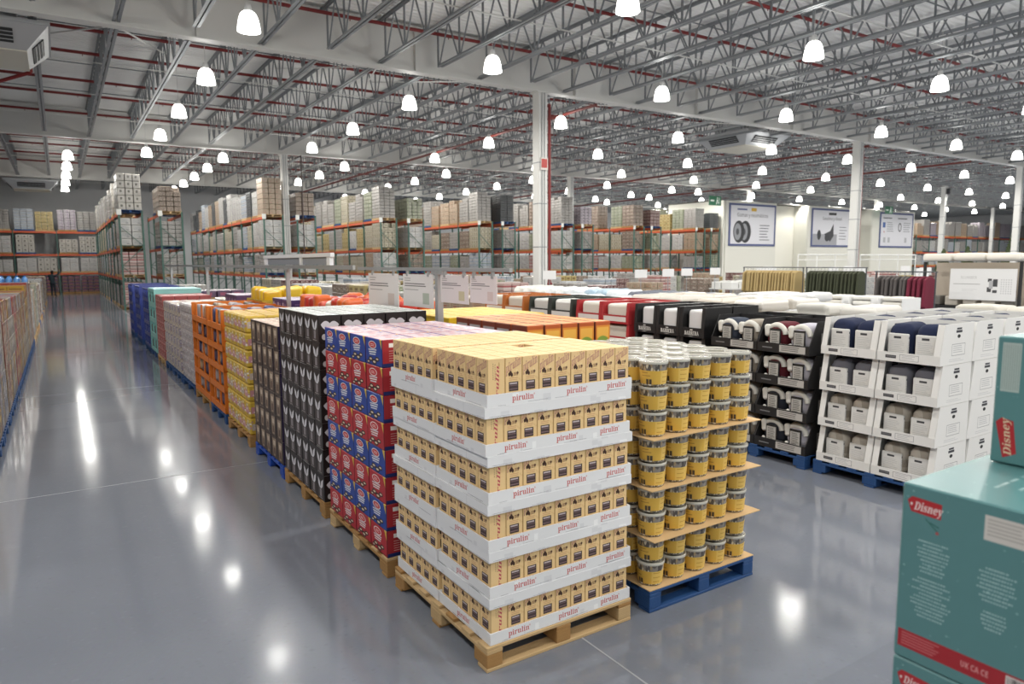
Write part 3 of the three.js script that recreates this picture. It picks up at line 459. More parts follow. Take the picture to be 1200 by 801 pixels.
// --- blue and red cookie boxes
{
  pallet(ROW_X, 2.79, -5.58, -4.36, woodMat, 'wooden pallet under the blue and red cookie boxes');
  const face = (bg, dk) => (c, s) => {
    fill(bg)(c, s); oval(c, s * 0.42, s * 0.24, s * 0.24, s * 0.15, '#e9e4e0'); oval(c, s * 0.42, s * 0.24, s * 0.2, s * 0.115, '#c8242c'); lines(c, s * 0.3, s * 0.2, s * 0.24, 2, s * 0.06, '#f2efe9', 3);
    for (let i = 0; i < 3; i++) { c.save(); c.translate(s * 0.42, s * (0.42 + i * 0.085)); c.rotate(-0.08); c.fillStyle = i === 1 ? '#f1efe9' : '#dcd9df'; c.fillRect(-s * (0.25 - i * 0.03), -s * 0.025, s * (0.5 - i * 0.06), s * 0.05); c.restore(); }
    for (const [x, y, r] of [[0.3, 0.78, 0.13], [0.52, 0.86, 0.14], [0.7, 0.74, 0.12], [0.16, 0.9, 0.1]]) { oval(c, s * x, s * y, s * r, s * r * 0.7, '#33221d'); oval(c, s * x, s * y, s * r * 0.6, s * r * 0.3, '#e0cdb2'); }
    c.fillStyle = '#d9b343'; c.beginPath(); c.moveTo(s * 0.84, 0); c.lineTo(s, 0); c.lineTo(s, s * 0.42); c.fill(); c.fillStyle = dk; c.fillRect(0, s * 0.97, s, s * 0.03); c.fillRect(s * 0.98, 0, s * 0.02, s);
  };
  const end = (bg) => (c, s) => { fill(bg)(c, s); c.fillStyle = '#f0ece8'; c.fillRect(s * 0.2, s * 0.12, s * 0.55, s * 0.16); lines(c, s * 0.2, s * 0.4, s * 0.6, 5, s * 0.09, '#e4d9cf', 2); c.fillStyle = '#1d2c66'; c.fillRect(0, s * 0.86, s, s * 0.14); };
  const top = (c, s) => { fill('#c9b6bd')(c, s); specks(c, s, 30, ['rgba(186,60,70,0.35)', 'rgba(240,236,240,0.7)', 'rgba(90,90,160,0.3)'], 4, 30); c.fillStyle = '#b6303a'; c.fillRect(0, 0, s, 5); c.fillRect(0, 0, 5, s); };
  const blue = texMat(quarters([face('#24459c', '#152a66'), end('#a52a33'), top, fill('#24459c')]), 0.42), red = texMat(quarters([face('#b52530', '#741820'), end('#a52a33'), top, fill('#b52530')]), 0.42);
  const size = [0.25, 0.1905, 0.302], g = carton(size[0] - 0.005, size[1] - 0.001, size[2] - 0.005, 0.004); const pB = onBox(g, blue), pR = onBox(g, red);
  pile({ name: 'cookie_box', group: 'blue and red cookie stack', x0: ROW_X + 0.005, y0: PALLET_H + 0.002, zNear: -4.365, n: [4, 8, 4], size, proto: (i, j) => (j % 2 ? { mesh: pB, label: 'blue cookie box in the blue and red cookie stack', name: 'blue_cookie_box', group: 'blue cookie boxes' } : { mesh: pR, label: 'red cookie box in the blue and red cookie stack', name: 'red_cookie_box', group: 'red cookie boxes' }) });
}

// --- black drink-mix cartons
{
  pallet(ROW_X, 2.79, -6.98, -5.72, woodMat2, 'pale wooden pallet under the black splash cartons');
  const splash = (c, s) => { fill('#2a2322')(c, s); c.fillStyle = '#3b3230'; c.fillRect(s * 0.1, s * 0.5, s * 0.8, s * 0.5); c.fillStyle = '#dcd9de'; c.beginPath(); c.moveTo(s * 0.16, s * 0.16); c.lineTo(s * 0.42, s * 0.3); c.lineTo(s * 0.5, s * 0.52); c.lineTo(s * 0.6, s * 0.28); c.lineTo(s * 0.86, s * 0.14); c.lineTo(s * 0.78, s * 0.44); c.lineTo(s * 0.6, s * 0.56); c.lineTo(s * 0.36, s * 0.54); c.lineTo(s * 0.2, s * 0.42); c.fill(); c.fillStyle = '#8d8488'; c.fillRect(s * 0.36, s * 0.58, s * 0.28, s * 0.3); lines(c, s * 0.22, s * 0.92, s * 0.5, 1, 4, '#b7b0ae', 3); c.fillStyle = '#151212'; c.fillRect(s * 0.95, 0, s * 0.05, s); };
  const end = (c, s) => { fill('#241e1d')(c, s); c.fillStyle = '#d9d6dc'; c.beginPath(); c.moveTo(s * 0.1, s * 0.34); c.quadraticCurveTo(s * 0.3, s * 0.1, s * 0.5, s * 0.3); c.quadraticCurveTo(s * 0.7, s * 0.12, s * 0.92, s * 0.36); c.quadraticCurveTo(s * 0.7, s * 0.62, s * 0.5, s * 0.5); c.quadraticCurveTo(s * 0.28, s * 0.64, s * 0.1, s * 0.34); c.fill(); oval(c, s * 0.24, s * 0.8, s * 0.11, s * 0.11, '#cfcbca'); lines(c, s * 0.45, s * 0.74, s * 0.4, 3, s * 0.07, '#8d8482', 2); };
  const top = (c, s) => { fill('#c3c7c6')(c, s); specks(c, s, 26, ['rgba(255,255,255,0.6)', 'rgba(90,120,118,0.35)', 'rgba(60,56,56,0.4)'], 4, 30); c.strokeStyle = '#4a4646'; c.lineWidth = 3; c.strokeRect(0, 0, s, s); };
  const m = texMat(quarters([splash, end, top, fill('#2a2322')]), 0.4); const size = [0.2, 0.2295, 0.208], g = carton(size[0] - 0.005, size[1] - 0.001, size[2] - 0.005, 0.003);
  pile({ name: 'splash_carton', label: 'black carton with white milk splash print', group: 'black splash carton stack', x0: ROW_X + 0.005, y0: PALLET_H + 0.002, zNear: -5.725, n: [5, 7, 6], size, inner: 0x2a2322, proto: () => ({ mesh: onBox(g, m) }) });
}
// --- brown cartons with a pale cup picture
{
  pallet(ROW_X, 2.79, -8.22, -7.03, mat(0x1b49a8, 0.45), 'bright blue plastic pallet under the brown cup cartons');
  const f = (c, s) => { fill('#46372f')(c, s); c.fillStyle = '#9c8672'; c.beginPath(); c.moveTo(s * 0.2, s * 0.12); c.lineTo(s * 0.85, s * 0.08); c.lineTo(s * 0.68, s * 0.9); c.lineTo(s * 0.34, s * 0.92); c.fill(); c.fillStyle = '#c9b9a6'; c.fillRect(s * 0.34, s * 0.2, s * 0.36, s * 0.22); c.fillStyle = '#5d4436'; c.fillRect(s * 0.4, s * 0.52, s * 0.24, s * 0.3); c.fillStyle = '#221a22'; c.fillRect(s * 0.92, 0, s * 0.08, s); };
  const e = (c, s) => { fill('#33284a')(c, s); lines(c, s * 0.2, s * 0.2, s * 0.6, 5, s * 0.13, '#5c5276', 4); };
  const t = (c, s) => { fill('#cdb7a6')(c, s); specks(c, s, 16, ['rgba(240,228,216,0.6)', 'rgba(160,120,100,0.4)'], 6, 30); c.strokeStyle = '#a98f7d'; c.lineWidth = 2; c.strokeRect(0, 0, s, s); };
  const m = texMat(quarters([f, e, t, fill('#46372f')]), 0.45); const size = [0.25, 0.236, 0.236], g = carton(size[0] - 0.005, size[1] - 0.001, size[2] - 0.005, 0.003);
  pile({ name: 'cup_carton', label: 'dark brown carton with pale cup picture', group: 'brown cup carton stack', x0: ROW_X + 0.005, y0: PALLET_H + 0.002, zNear: -7.035, n: [4, 6, 5], size, inner: 0x46372f, proto: () => ({ mesh: onBox(g, m) }) });
}
// --- yellow and pink sweet bags
{
  pallet(ROW_X, 2.79, -9.78, -8.5, woodMat2, 'wooden pallet under the yellow and pink sweet packs');
  const f = (a, b) => (c, s) => { fill('#c9a63c')(c, s); c.fillStyle = a; c.fillRect(s * 0.04, s * 0.3, s * 0.92, s * 0.46); specks(c, s, 14, ['#a8635c', '#e0c25a', '#e9ddcf', '#b58a8e'], 6, 22); c.fillStyle = b; c.fillRect(s * 0.25, s * 0.38, s * 0.4, s * 0.14); oval(c, s * 0.5, s * 0.16, s * 0.2, s * 0.09, '#efe2b0'); lines(c, s * 0.2, s * 0.8, s * 0.6, 2, s * 0.08, '#8c6a2a', 3); };
  const t = (c, s) => { fill('#c9a63c')(c, s); specks(c, s, 20, ['#b98a34', '#d9c27a', '#c58c92'], 5, 26); };
  const ma = texMat(quarters([f('#c58c92', '#e4cfc6'), f('#c58c92', '#e4cfc6'), t, fill('#d3b24a')]), 0.45), mb = texMat(quarters([f('#b9a9a0', '#e6dcc8'), f('#b9a9a0', '#e6dcc8'), t, fill('#d3b24a')]), 0.45);
  const size = [0.25, 0.204, 0.21], g = soft(size[0] - 0.012, size[1] - 0.004, size[2] - 0.012, 0.03, 0.003, 30, 2); { const c2 = carton(size[0] - 0.008, size[1] - 0.002, size[2] - 0.008, 0.018); g.copy(c2); }
  pile({ name: 'sweet_pack', label: 'yellow and pink sweet pack on wooden pallet', group: 'yellow and pink sweet pack stack', category: 'pack', x0: ROW_X + 0.005, y0: PALLET_H + 0.002, zNear: -8.51, n: [4, 7, 6], size, inner: 0xc9a84a, proto: (i, j, k) => ({ mesh: onBox(g, (j + k) % 3 ? ma : mb) }) });
}
// --- orange display trays of small bags
{
  const orange = mat(0xd8741f, 0.5); const W = 1.0;
  const bagM = ['#4a4466', '#8d8892', '#b9a184', '#5b4a3c', '#3c4a78', '#a9a4a8'].map((c) => mat(c, 0.35, { clearcoat: 0.4 }));
  const bagG = [0, 1, 2].map(() => soft(0.24, 0.2, 0.16, 0.06, 0.012, 22, 2));
  function crate(zNear, d, pal, palLabel, groupTag, tiers) {
    pallet(ROW_X, 2.79, zNear - d, zNear, pal, palLabel);
    const th = (1.56 - PALLET_H) / tiers, n = 5;
    const parts = [bx(W, 0.02, d - 0.02, W / 2, 0.01, 0), bx(0.015, th * 0.3, d - 0.02, 0.008, th * 0.15, 0), bx(0.015, th - 0.03, d - 0.02, W - 0.008, th / 2, 0)];
    for (const s of [-1, 1]) parts.push(bx(W, th - 0.004, 0.02, W / 2, th / 2, s * (d / 2 - 0.02)));
    parts.push(bx(0.02, th - 0.004, 0.05, 0.01, th / 2, -d / 6 - 0.02), bx(0.02, th - 0.004, 0.05, 0.01, th / 2, d / 6 + 0.02));
    const g = merge(parts);
    for (let t = 0; t < tiers; t++) {
      const y = PALLET_H + 0.002 + t * th; const c = new THREE.Mesh(g, orange); c.position.set(ROW_X + 0.002, y, zNear - d / 2); tag(c, 'display_crate', `orange cardboard display crate of snack bags ${groupTag}`, 'display crate', `orange crates ${groupTag}`);
      for (let k = 0; k < n - 1; k++) for (let i = 0; i < (t === tiers - 1 ? 4 : 1); i++) { const b = new THREE.Mesh(pick(bagG), pick(bagM)); b.scale.set(0.82, t === tiers - 1 ? 1.08 : 0.95, 1.25); b.position.set(ROW_X + 0.15 + i * 0.24, y + 0.044, zNear - 0.17 - k * (d - 0.34) / (n - 2)); tag(b, 'snack_bag', `small glossy snack bag in an orange crate ${groupTag}`, 'bag', `snack bags ${groupTag}`); }
    }
  }
  crate(-9.93, 1.1, blueMat, 'dark blue pallet under the orange crates next to the sweet packs', 'next to the sweet packs', 5);
  crate(-11.06, 1.36, woodMat2, 'pale pallet under the orange crates next to the grey film packs', 'next to the film packs', 5);
}
// --- film wrapped packs, red boxes, mint and blue crates further along the aisle
function simplePile(o) { // one printed carton kind on a pallet
  pallet(o.x0, o.x0 + o.w, o.zNear - o.d, o.zNear, o.pal, o.palLabel, o.palGroup);
  const [nx, ny, nz] = o.n, size = [(o.w - 0.02) / nx, (o.h - PALLET_H - 0.003) / ny, (o.d - 0.02) / nz]; const g = carton(size[0] - 0.008, size[1] - 0.0015, size[2] - 0.008, o.ch || 0.006);
  pile({ ...o, x0: o.x0 + 0.01, y0: PALLET_H + 0.002, zNear: o.zNear - 0.01, n: o.n, size, proto: o.proto ? (i, j, k) => ({ mesh: onBox(g, o.proto(i, j, k)) }) : () => ({ mesh: onBox(g, o.mat) }) });
}
const qm = (side, front, top, rough = 0.5, more = {}) => texMat(quarters([side, front, top, fill('#888888')], 64), rough, more);
const flatTop = (col, n = 14) => (c, s) => { fill(col)(c, s); specks(c, s, n, ['rgba(200,195,190,0.14)', 'rgba(70,60,60,0.16)'], 3, 18); };
{
  const grey = (c, s) => { fill('#b3a9ab')(c, s); c.fillStyle = '#d6ced0'; c.fillRect(0, s * 0.12, s, s * 0.2); specks(c, s, 26, ['#8b7f88', '#c9b2ae', '#ded9da', '#776f86'], 4, 14); };
  const gm = qm(grey, grey, flatTop('#b3a9ab'), 0.35, film);
  simplePile({ name: 'film_pack', label: 'grey film wrapped pack beside the orange crates', group: 'grey film pack stack beside the orange crates', category: 'pack', x0: ROW_X, w: 1.0, d: 1.42, zNear: -12.5, h: 1.49, n: [4, 9, 4], pal: blueMat, palLabel: 'blue pallet under the film packs beside the orange crates', mat: gm, ch: 0.025, inner: 0xa79c9e });
  const gm2 = qm((c, s) => { fill('#bcae9e')(c, s); c.fillStyle = '#8b8098'; c.fillRect(s * 0.5, 0, s * 0.5, s * 0.7); specks(c, s, 20, ['#d9d0c4', '#8f8478'], 4, 12); }, grey, flatTop('#bcae9e'), 0.35, film);
  simplePile({ name: 'beige_film_pack', label: 'beige and lilac film wrapped pack beside the red boxes', group: 'beige film pack stack', category: 'pack', x0: ROW_X, w: 1.0, d: 1.15, zNear: -14.0, h: 1.42, n: [3, 6, 3], pal: blueMat, palLabel: 'blue pallet under the beige film packs', mat: gm2, ch: 0.02, inner: 0xa79c9e });
  simplePile({ name: 'beige_film_pack', label: 'beige and lilac film wrapped pack beside the red boxes', group: 'beige film pack stack', category: 'pack', x0: ROW_X, w: 1.0, d: 1.1, zNear: -15.2, h: 1.42, n: [3, 6, 3], pal: blueMat, palLabel: 'blue pallet under the beige film packs and red boxes', mat: gm2, ch: 0.02, inner: 0xa79c9e });
  const redm = qm((c, s) => { fill('#9c4a4a')(c, s); c.fillStyle = '#c98d88'; c.fillRect(0, s * 0.7, s, s * 0.2); specks(c, s, 10, ['#7a2e32', '#d9b8b0'], 4, 14); }, fill('#9c4a4a'), flatTop('#9c4a4a'), 0.5);
  simplePile({ name: 'red_box', label: 'dull red box in the low stack beside the mint crates', group: 'dull red box stack', x0: ROW_X, w: 1.0, d: 1.3, zNear: -16.4, h: 1.5, n: [4, 9, 4], pal: woodMat, palLabel: 'wooden pallet under the dull red boxes', mat: redm, inner: 0x8a4040 });
  // open plastic-look display crates
  function crateWall(zNear, d, colr, tiers, cols, label, group, name, packs) {
    const th = (1.58 - PALLET_H) / tiers, W = 1.0, P = [bx(W, 0.02, d, W / 2, 0.01, 0), bx(0.02, th, d, W - 0.01, th / 2, 0), bx(0.02, th * 0.2, d, 0.01, th * 0.1, 0), bx(0.02, th * 0.1, d, 0.01, th * 0.95, 0)];
    for (let k = 0; k <= cols; k++) P.push(bx(W, th - 0.002, 0.05, W / 2, th / 2, -d / 2 + 0.025 + k * (d - 0.05) / cols)); const g = merge(P), m = mat(colr, 0.45);
    for (let t = 0; t < tiers; t++) { const c = new THREE.Mesh(g, m); c.position.set(ROW_X, PALLET_H + 0.002 + t * th, zNear - d / 2); tag(c, name, label, 'display crate', group); for (let k = 0; k < cols; k++) { const b = new THREE.Mesh(carton(W - 0.06, th * 0.62, (d - 0.2) / cols - 0.04, 0.02), mat(pick(packs), 0.4)); b.position.set(ROW_X + W / 2 - 0.006, PALLET_H + 0.024 + t * th, zNear - d / 2 - d / 2 + (k + 0.5) * d / cols); tag(b, 'dark_pack', `dark pack standing in ${group}`, 'pack', `dark packs in ${group}`); } }
  }
  pallet(ROW_X, 2.79, -19.0, -17.75, blueMat, 'blue pallet under the mint green crates'); crateWall(-17.76, 1.22, 0x8cc9c4, 4, 2, 'mint green display crate beside the dull red boxes', 'the mint crate stack', 'mint_crate', [0x17191c, 0x22282a]); { const l = new THREE.Mesh(carton(1.0, 0.03, 1.22, 0.005, WHOLE), mat(0x9ccfd2, 0.5)); l.position.set(ROW_X + 0.5, 1.584, -17.76 - 0.61); tag(l, 'crate_cover', 'pale aqua cover lying on the mint crate stack', 'cover'); };
  { const z0 = -19.1; ['nearer the mint crates', 'in the middle of the blue crates', 'at the rack end of the blue crates'].forEach((w, i) => { pallet(ROW_X, 2.79, z0 - i * 2.2 - 1.3, z0 - i * 2.2, blueMat, `blue pallet under blue crates ${w}`); crateWall(z0 - i * 2.2 - 0.01, 1.28, 0x34438c, 5, 3, `deep blue display crate ${w}`, `the blue crate stack ${w}`, 'blue_crate', [0x10132a, 0x10132a, 0x8a8ea8, 0x565c86]); }); }
}
// ------------------------------------------------------------------ second pallet row of the block
const R2 = 2.93;
{
  const of_ = (c, s) => { fill('#d98a2b')(c, s); c.fillStyle = '#b5541f'; c.fillRect(0, 0, s, s * 0.12); c.fillStyle = '#e8b04a'; c.fillRect(s * 0.1, s * 0.18, s * 0.8, s * 0.34); c.fillStyle = '#7d9a3a'; c.beginPath(); c.ellipse(s * 0.5, s * 0.66, s * 0.42, s * 0.2, 0, 0, 7); c.fill(); c.fillStyle = '#a5461c'; c.fillRect(0, 0, s * 0.04, s); };
  const os = (c, s) => { fill('#7a3a22')(c, s); c.fillStyle = '#b9b5b4'; c.fillRect(s * 0.08, s * 0.16, s * 0.84, s * 0.6); c.fillStyle = '#8d8a8a'; c.fillRect(s * 0.14, s * 0.5, s * 0.6, s * 0.14); };
  const m = qm(os, of_, (c, s) => { fill('#d98a2b')(c, s); specks(c, s, 20, ['rgba(226,160,80,0.4)', 'rgba(196,120,40,0.35)'], 3, 20); }, 0.45);
  simplePile({ name: 'orange_carton', label: 'orange carton with green leaf print behind the snack tubs', group: 'orange leaf carton stack', x0: R2, w: 0.86, d: 1.15, zNear: -4.34, h: 1.7, n: [5, 6, 5], pal: woodMat, palLabel: 'wooden pallet under the orange leaf cartons', mat: m, inner: 0xb9702a });
  const yf = (c, s) => { fill('#d7b41f')(c, s); oval(c, s * 0.5, s * 0.55, s * 0.26, s * 0.26, '#a3402a'); oval(c, s * 0.5, s * 0.66, s * 0.16, s * 0.12, '#e8dcc0'); lines(c, s * 0.1, s * 0.88, s * 0.8, 1, 4, '#8c6a14', 3); };
  const m2 = qm(yf, yf, (c, s) => { fill('#d7b41f')(c, s); specks(c, s, 20, ['rgba(226,200,80,0.4)', 'rgba(190,150,20,0.35)'], 3, 20); }, 0.45);
  simplePile({ name: 'yellow_carton', label: 'yellow carton with red emblem beside the sign posts', group: 'yellow emblem carton stack', x0: R2 + 0.01, w: 1.1, d: 1.22, zNear: -5.62, h: 1.68, n: [5, 6, 5], pal: blueMat, palLabel: 'blue pallet under the yellow emblem cartons', mat: m2, inner: 0xb99a2a });
  const wm = qm((c, s) => { fill('#cfc9b8')(c, s); c.fillStyle = '#6d8a4a'; c.fillRect(s * 0.1, s * 0.2, s * 0.3, s * 0.5); lines(c, s * 0.5, s * 0.2, s * 0.4, 5, 8, '#8c8878'); }, flatTop('#cfc9b8'), flatTop('#cfc9b8'), 0.5);
  simplePile({ name: 'pale_carton', label: 'pale carton with green panel under the price signs', group: 'pale carton stack under the price signs', x0: R2, w: 1.0, d: 1.15, zNear: -6.95, h: 1.5, n: [3, 4, 3], pal: woodMat, palLabel: 'wooden pallet under the pale cartons', mat: wm });
  // orange-red snack bags heaped in an open carton bin
  function bagBin(x, zNear, w, d, binH, binCol, cols, label, group, name, palLabel, size = [0.26, 0.34, 0.15]) {
    pallet(x, x + w, zNear - d, zNear, woodMat, palLabel); const t = 0.012;
    const g = merge([bx(w, t, d, w / 2, t / 2, -d / 2), bx(t, binH, d, t / 2, binH / 2, -d / 2), bx(t, binH, d, w - t / 2, binH / 2, -d / 2), bx(w - 2 * t, binH, t, w / 2, binH / 2, -t / 2), bx(w - 2 * t, binH, t, w / 2, binH / 2, -d + t / 2), bx(w - 2 * t - 0.01, t, d - 2 * t - 0.01, w / 2, binH - 0.14, -d / 2)]);
    const b = new THREE.Mesh(g, mat(binCol, 0.6)); b.position.set(x, PALLET_H + 0.002, zNear); tag(b, 'display_bin', `open display bin holding the ${group}`, 'display bin');
    const bg = [0, 1, 2].map(() => soft(size[0], size[1], size[2], 0.06, 0.014, 17, 3)); const ms = cols.map((c) => mat(c, 0.32, { clearcoat: 0.5, clearcoatRoughness: 0.2 }));
    const nx = Math.floor((w - 0.06) / (size[0] + 0.03)), nz = Math.floor((d - 0.06) / (size[2] + 0.045));
    for (let i = 0; i < nx; i++) for (let k = 0; k < nz; k++) { const o = new THREE.Mesh(pick(bg), pick(ms)); o.position.set(x + 0.03 + (i + 0.5) * (w - 0.06) / nx, PALLET_H + 0.002 + binH - 0.14 + 0.036, zNear - 0.03 - (k + 0.5) * (d - 0.06) / nz); o.rotation.y = rr(-0.1, 0.1); o.scale.y = rr(0.85, 1.1); tag(o, name, label, 'bag', group); }
  }
  bagBin(R2, -8.2, 1.35, 1.15, 1.33, 0xa8321f, [0xb92a1a, 0xc8401c, 0xb02018, 0xd2601e, 0xd8d0c6], 'glossy orange red snack bag standing in the red bin', 'orange red snack bags', 'red_snack_bag', 'wooden pallet under the red bag bin');
  bagBin(R2, -9.45, 1.35, 1.15, 1.33, 0xa8321f, [0xb92a1a, 0xc8401c, 0xd2601e, 0xb02018], 'bright red crisp bag in the bin beside the purple cartons', 'bright red crisp bags', 'crisp_bag', 'wooden pallet under the crisp bag bin');
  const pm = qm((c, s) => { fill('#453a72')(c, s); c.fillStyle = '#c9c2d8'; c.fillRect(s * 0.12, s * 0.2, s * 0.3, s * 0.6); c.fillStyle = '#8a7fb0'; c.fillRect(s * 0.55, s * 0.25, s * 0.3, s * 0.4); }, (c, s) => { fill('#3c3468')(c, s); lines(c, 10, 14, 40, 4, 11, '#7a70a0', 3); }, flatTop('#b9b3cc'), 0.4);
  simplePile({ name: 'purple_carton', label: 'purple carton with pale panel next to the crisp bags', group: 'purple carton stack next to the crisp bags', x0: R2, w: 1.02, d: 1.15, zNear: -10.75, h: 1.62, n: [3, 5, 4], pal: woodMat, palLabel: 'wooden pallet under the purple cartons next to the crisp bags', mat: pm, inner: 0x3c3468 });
  bagBin(R2 - 0.1, -12.1, 1.12, 1.15, 1.42, 0xb8962a, [0xe2b813, 0xd9a90e, 0xeac42c], 'bright yellow pillow shaped bag on the golden bin', 'yellow bags on the golden bin', 'yellow_bag', 'wooden pallet under the golden bag bin', [0.3, 0.3, 0.2]);
  const tm = qm((c, s) => { fill('#b0883f')(c, s); c.fillStyle = '#7a5a26'; c.fillRect(s * 0.2, s * 0.2, s * 0.6, s * 0.6); }, fill('#b0883f'), flatTop('#b0883f'), 0.5);
  simplePile({ name: 'golden_carton', label: 'golden carton behind the yellow bag bin', group: 'golden carton stack', x0: R2, w: 1.02, d: 1.15, zNear: -13.4, h: 1.45, n: [3, 4, 3], pal: woodMat, palLabel: 'wooden pallet under the golden cartons', mat: tm });
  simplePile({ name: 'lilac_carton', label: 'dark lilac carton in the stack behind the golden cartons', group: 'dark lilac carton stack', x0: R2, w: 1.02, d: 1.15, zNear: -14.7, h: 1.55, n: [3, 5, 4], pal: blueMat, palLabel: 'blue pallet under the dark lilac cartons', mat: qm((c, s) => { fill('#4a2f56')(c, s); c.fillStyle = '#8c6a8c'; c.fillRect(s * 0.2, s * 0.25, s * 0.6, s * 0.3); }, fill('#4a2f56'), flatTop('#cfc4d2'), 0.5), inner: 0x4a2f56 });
}
// ------------------------------------------------------------------ floor loads that continue the rows into the distance
const FLOOR_LOADS = ['white', 'cream', 'tan', 'silver', 'blue', 'pink', 'yellow', 'lilac', 'maroon', 'green', 'purple', 'brown'];
function floorLoad(kind, x, z, h, where) { const c = loadProto(kind, Math.round(h * 10), true).clone(); c.position.set(x, 0, z); c.rotation.y = rr(-0.02, 0.02); tag(c, kind + '_floor_load', `${LOADS[kind][0]} ${where}`, 'pallet load', `${kind} loads ${where}`); }
{
  const seq = ['cream', 'white', 'purple', 'tan', 'white', 'blue', 'silver', 'cream'];
  for (let i = 0; i < 8; i++) floorLoad(seq[i], R2 + 0.52, -16.6 - i * 1.36, [1.3, 1.2, 1.4, 1.2][i % 4], 'behind the mint and blue crates');
  // row that carries on past the throws: greenish, yellow and patterned cartons on the sales floor
  const s2 = ['tan', 'pink', 'white', 'green', 'yellow', 'brown', 'white', 'tan', 'blue', 'maroon', 'silver', 'cream'];
  for (let i = 0; i < 12; i++) floorLoad(s2[i], 6.43 + 0.52, -12.0 - i * 1.36, [1.35, 1.3, 1.4, 1.45, 1.5, 1.45][i % 6], 'past the last blanket boxes');
  const s3 = ['white', 'tan', 'pink', 'silver', 'maroon', 'white', 'blue', 'cream', 'brown', 'green'];
  for (let i = 0; i < 10; i++) floorLoad(s3[i], 8.15, -13.3 - i * 1.75, [1.25, 1.35, 1.2][i % 3], 'in the second line past the bedding');
  const s4 = ['white', 'pink', 'blue', 'silver', 'yellow', 'tan', 'white', 'maroon'];
  for (let i = 0; i < 12; i++) { const x = 11.2 + (i % 2) * 1.2; floorLoad(s4[i % 8], x, -19.5 - Math.floor(i / 2) * 2.1, [1.25, 1.4, 1.3][i % 3], 'on the floor beyond the rolled duvets'); }
  for (let i = 0; i < 14; i++) { const x = 15.6 + (i % 2) * 1.2; floorLoad(s3[(i + 3) % 10], x, -20 - Math.floor(i / 2) * 2.0, [1.3, 1.2, 1.45][i % 3], 'in front of the third rack row'); }
  for (let i = 0; i < 20; i++) { const x = 20.5 + (i % 4) * 3.4; floorLoad(s2[(i * 5) % 12], x, -21.5 - Math.floor(i / 4) * 2.9, [1.2, 1.3, 1.4][i % 3], 'on the floor between the tall columns'); }
  for (let i = 0; i < 18; i++) { const x = 34.5 + (i % 6) * 2.6; floorLoad(s4[(i * 3) % 8], x, -23.5 - Math.floor(i / 6) * 3.4, [1.1, 1.3][i % 2], 'on the floor before the white poster rooms'); }
}
// ------------------------------------------------------------------ sign rail above the gap between the two pallet rows
{
  const rx = 2.868; const alu = mat(0xa7a9ab, 0.4, { metalness: 0.4 });
  const posts = [[-5.65, 'grey sign post standing beside the yellow emblem cartons'], [-10.62, 'grey sign post standing beside the purple cartons'], [-17.4, 'grey sign post standing behind the dull red boxes'], [-23.5, 'grey sign post standing behind the blue crates']];
  for (const [z, label] of posts) { const p = grp(rx, 0, z); part(p, 'post', bx(0.055, 2.06, 0.055, 0, 1.03 + 0.012, 0), alu); part(p, 'foot_plate', bx(0.055, 0.012, 0.4, 0, 0.006, 0), alu); part(p, 'bracket', bx(0.06, 0.03, 0.2, 0, 2.087, 0), alu); tag(p, 'sign_post', label, 'post'); }
  const r = grp(rx, 2.103, 0); part(r, 'bar', bx(0.03, 0.03, 3.2, 0, 0.015, -6.05), alu); tag(r, 'sign_rail', 'grey rail carrying the four white price signs', 'rail');
  const r2 = grp(rx, 2.103, 0); part(r2, 'bar', bx(0.03, 0.05, 17.2, 0, 0.025, -16.4), alu); tag(r2, 'sign_rail', 'long grey rail joining the posts above the crates', 'rail');
  const cardTex = (seed) => canvasTex(256, 150, (c) => { c.fillStyle = '#dcd6d6'; c.fillRect(0, 0, 256, 150); lines(c, 14, 18, 60, 2, 10, '#8c8686', 3); lines(c, 14, 42, 190, 2, 10, '#5d585a', 4); lines(c, 14, 70, 120, 1, 10, '#8c8686', 3); c.fillStyle = ['#c9b9b4', '#a9b0a4', '#c4bd9c', '#cfc0bc'][seed]; c.fillRect(170, 84, 52, 50); });
  const labels = ['white price sign hanging farther along, beside the red bag bin', 'white price sign with grey green patch beside the post', 'white price sign with straw patch fixed next to the post', 'white price sign at the free end of the rail'];
  [[-6.9], [-6.05], [-5.32], [-4.83]].forEach(([z], i) => { const w = [0.8, 0.66, 0.5, 0.42][i], h = [0.36, 0.31, 0.24, 0.22][i]; const s = grp(rx - 0.02, 0, z); const card = part(s, 'card', new THREE.BoxGeometry(w, h, 0.006), texMat(cardTex(i), 0.5), 0, 2.1 - h / 2 - 0.03, 0); card.rotation.y = -Math.PI / 2; for (const q of [-1, 1]) part(s, 'clip', bx(0.02, 0.05, 0.03, 0, 2.075, q * w * 0.35), alu); tag(s, 'price_sign', labels[i], 'sign'); });
  // white header frame standing on the rail
  const h = grp(rx, 2.1535, -10.25); const wm = mat(0xe4e6ea, 0.5); part(h, 'frame', merge([bx(0.05, 0.05, 3.4, 0, 0.13, 0), bx(0.05, 0.11, 0.12, 0, 0.055, -1.6), bx(0.05, 0.11, 0.12, 0, 0.055, 1.6), bx(0.05, 0.11, 0.1, 0, 0.055, 0.4)]), wm); part(h, 'dark_panel', bx(0.03, 0.1, 3.0, 0.01, 0.055, 0), mat(0x8a8f98, 0.5)); tag(h, 'header_frame', 'white header frame with grey inset standing on the sign rail', 'sign');
}
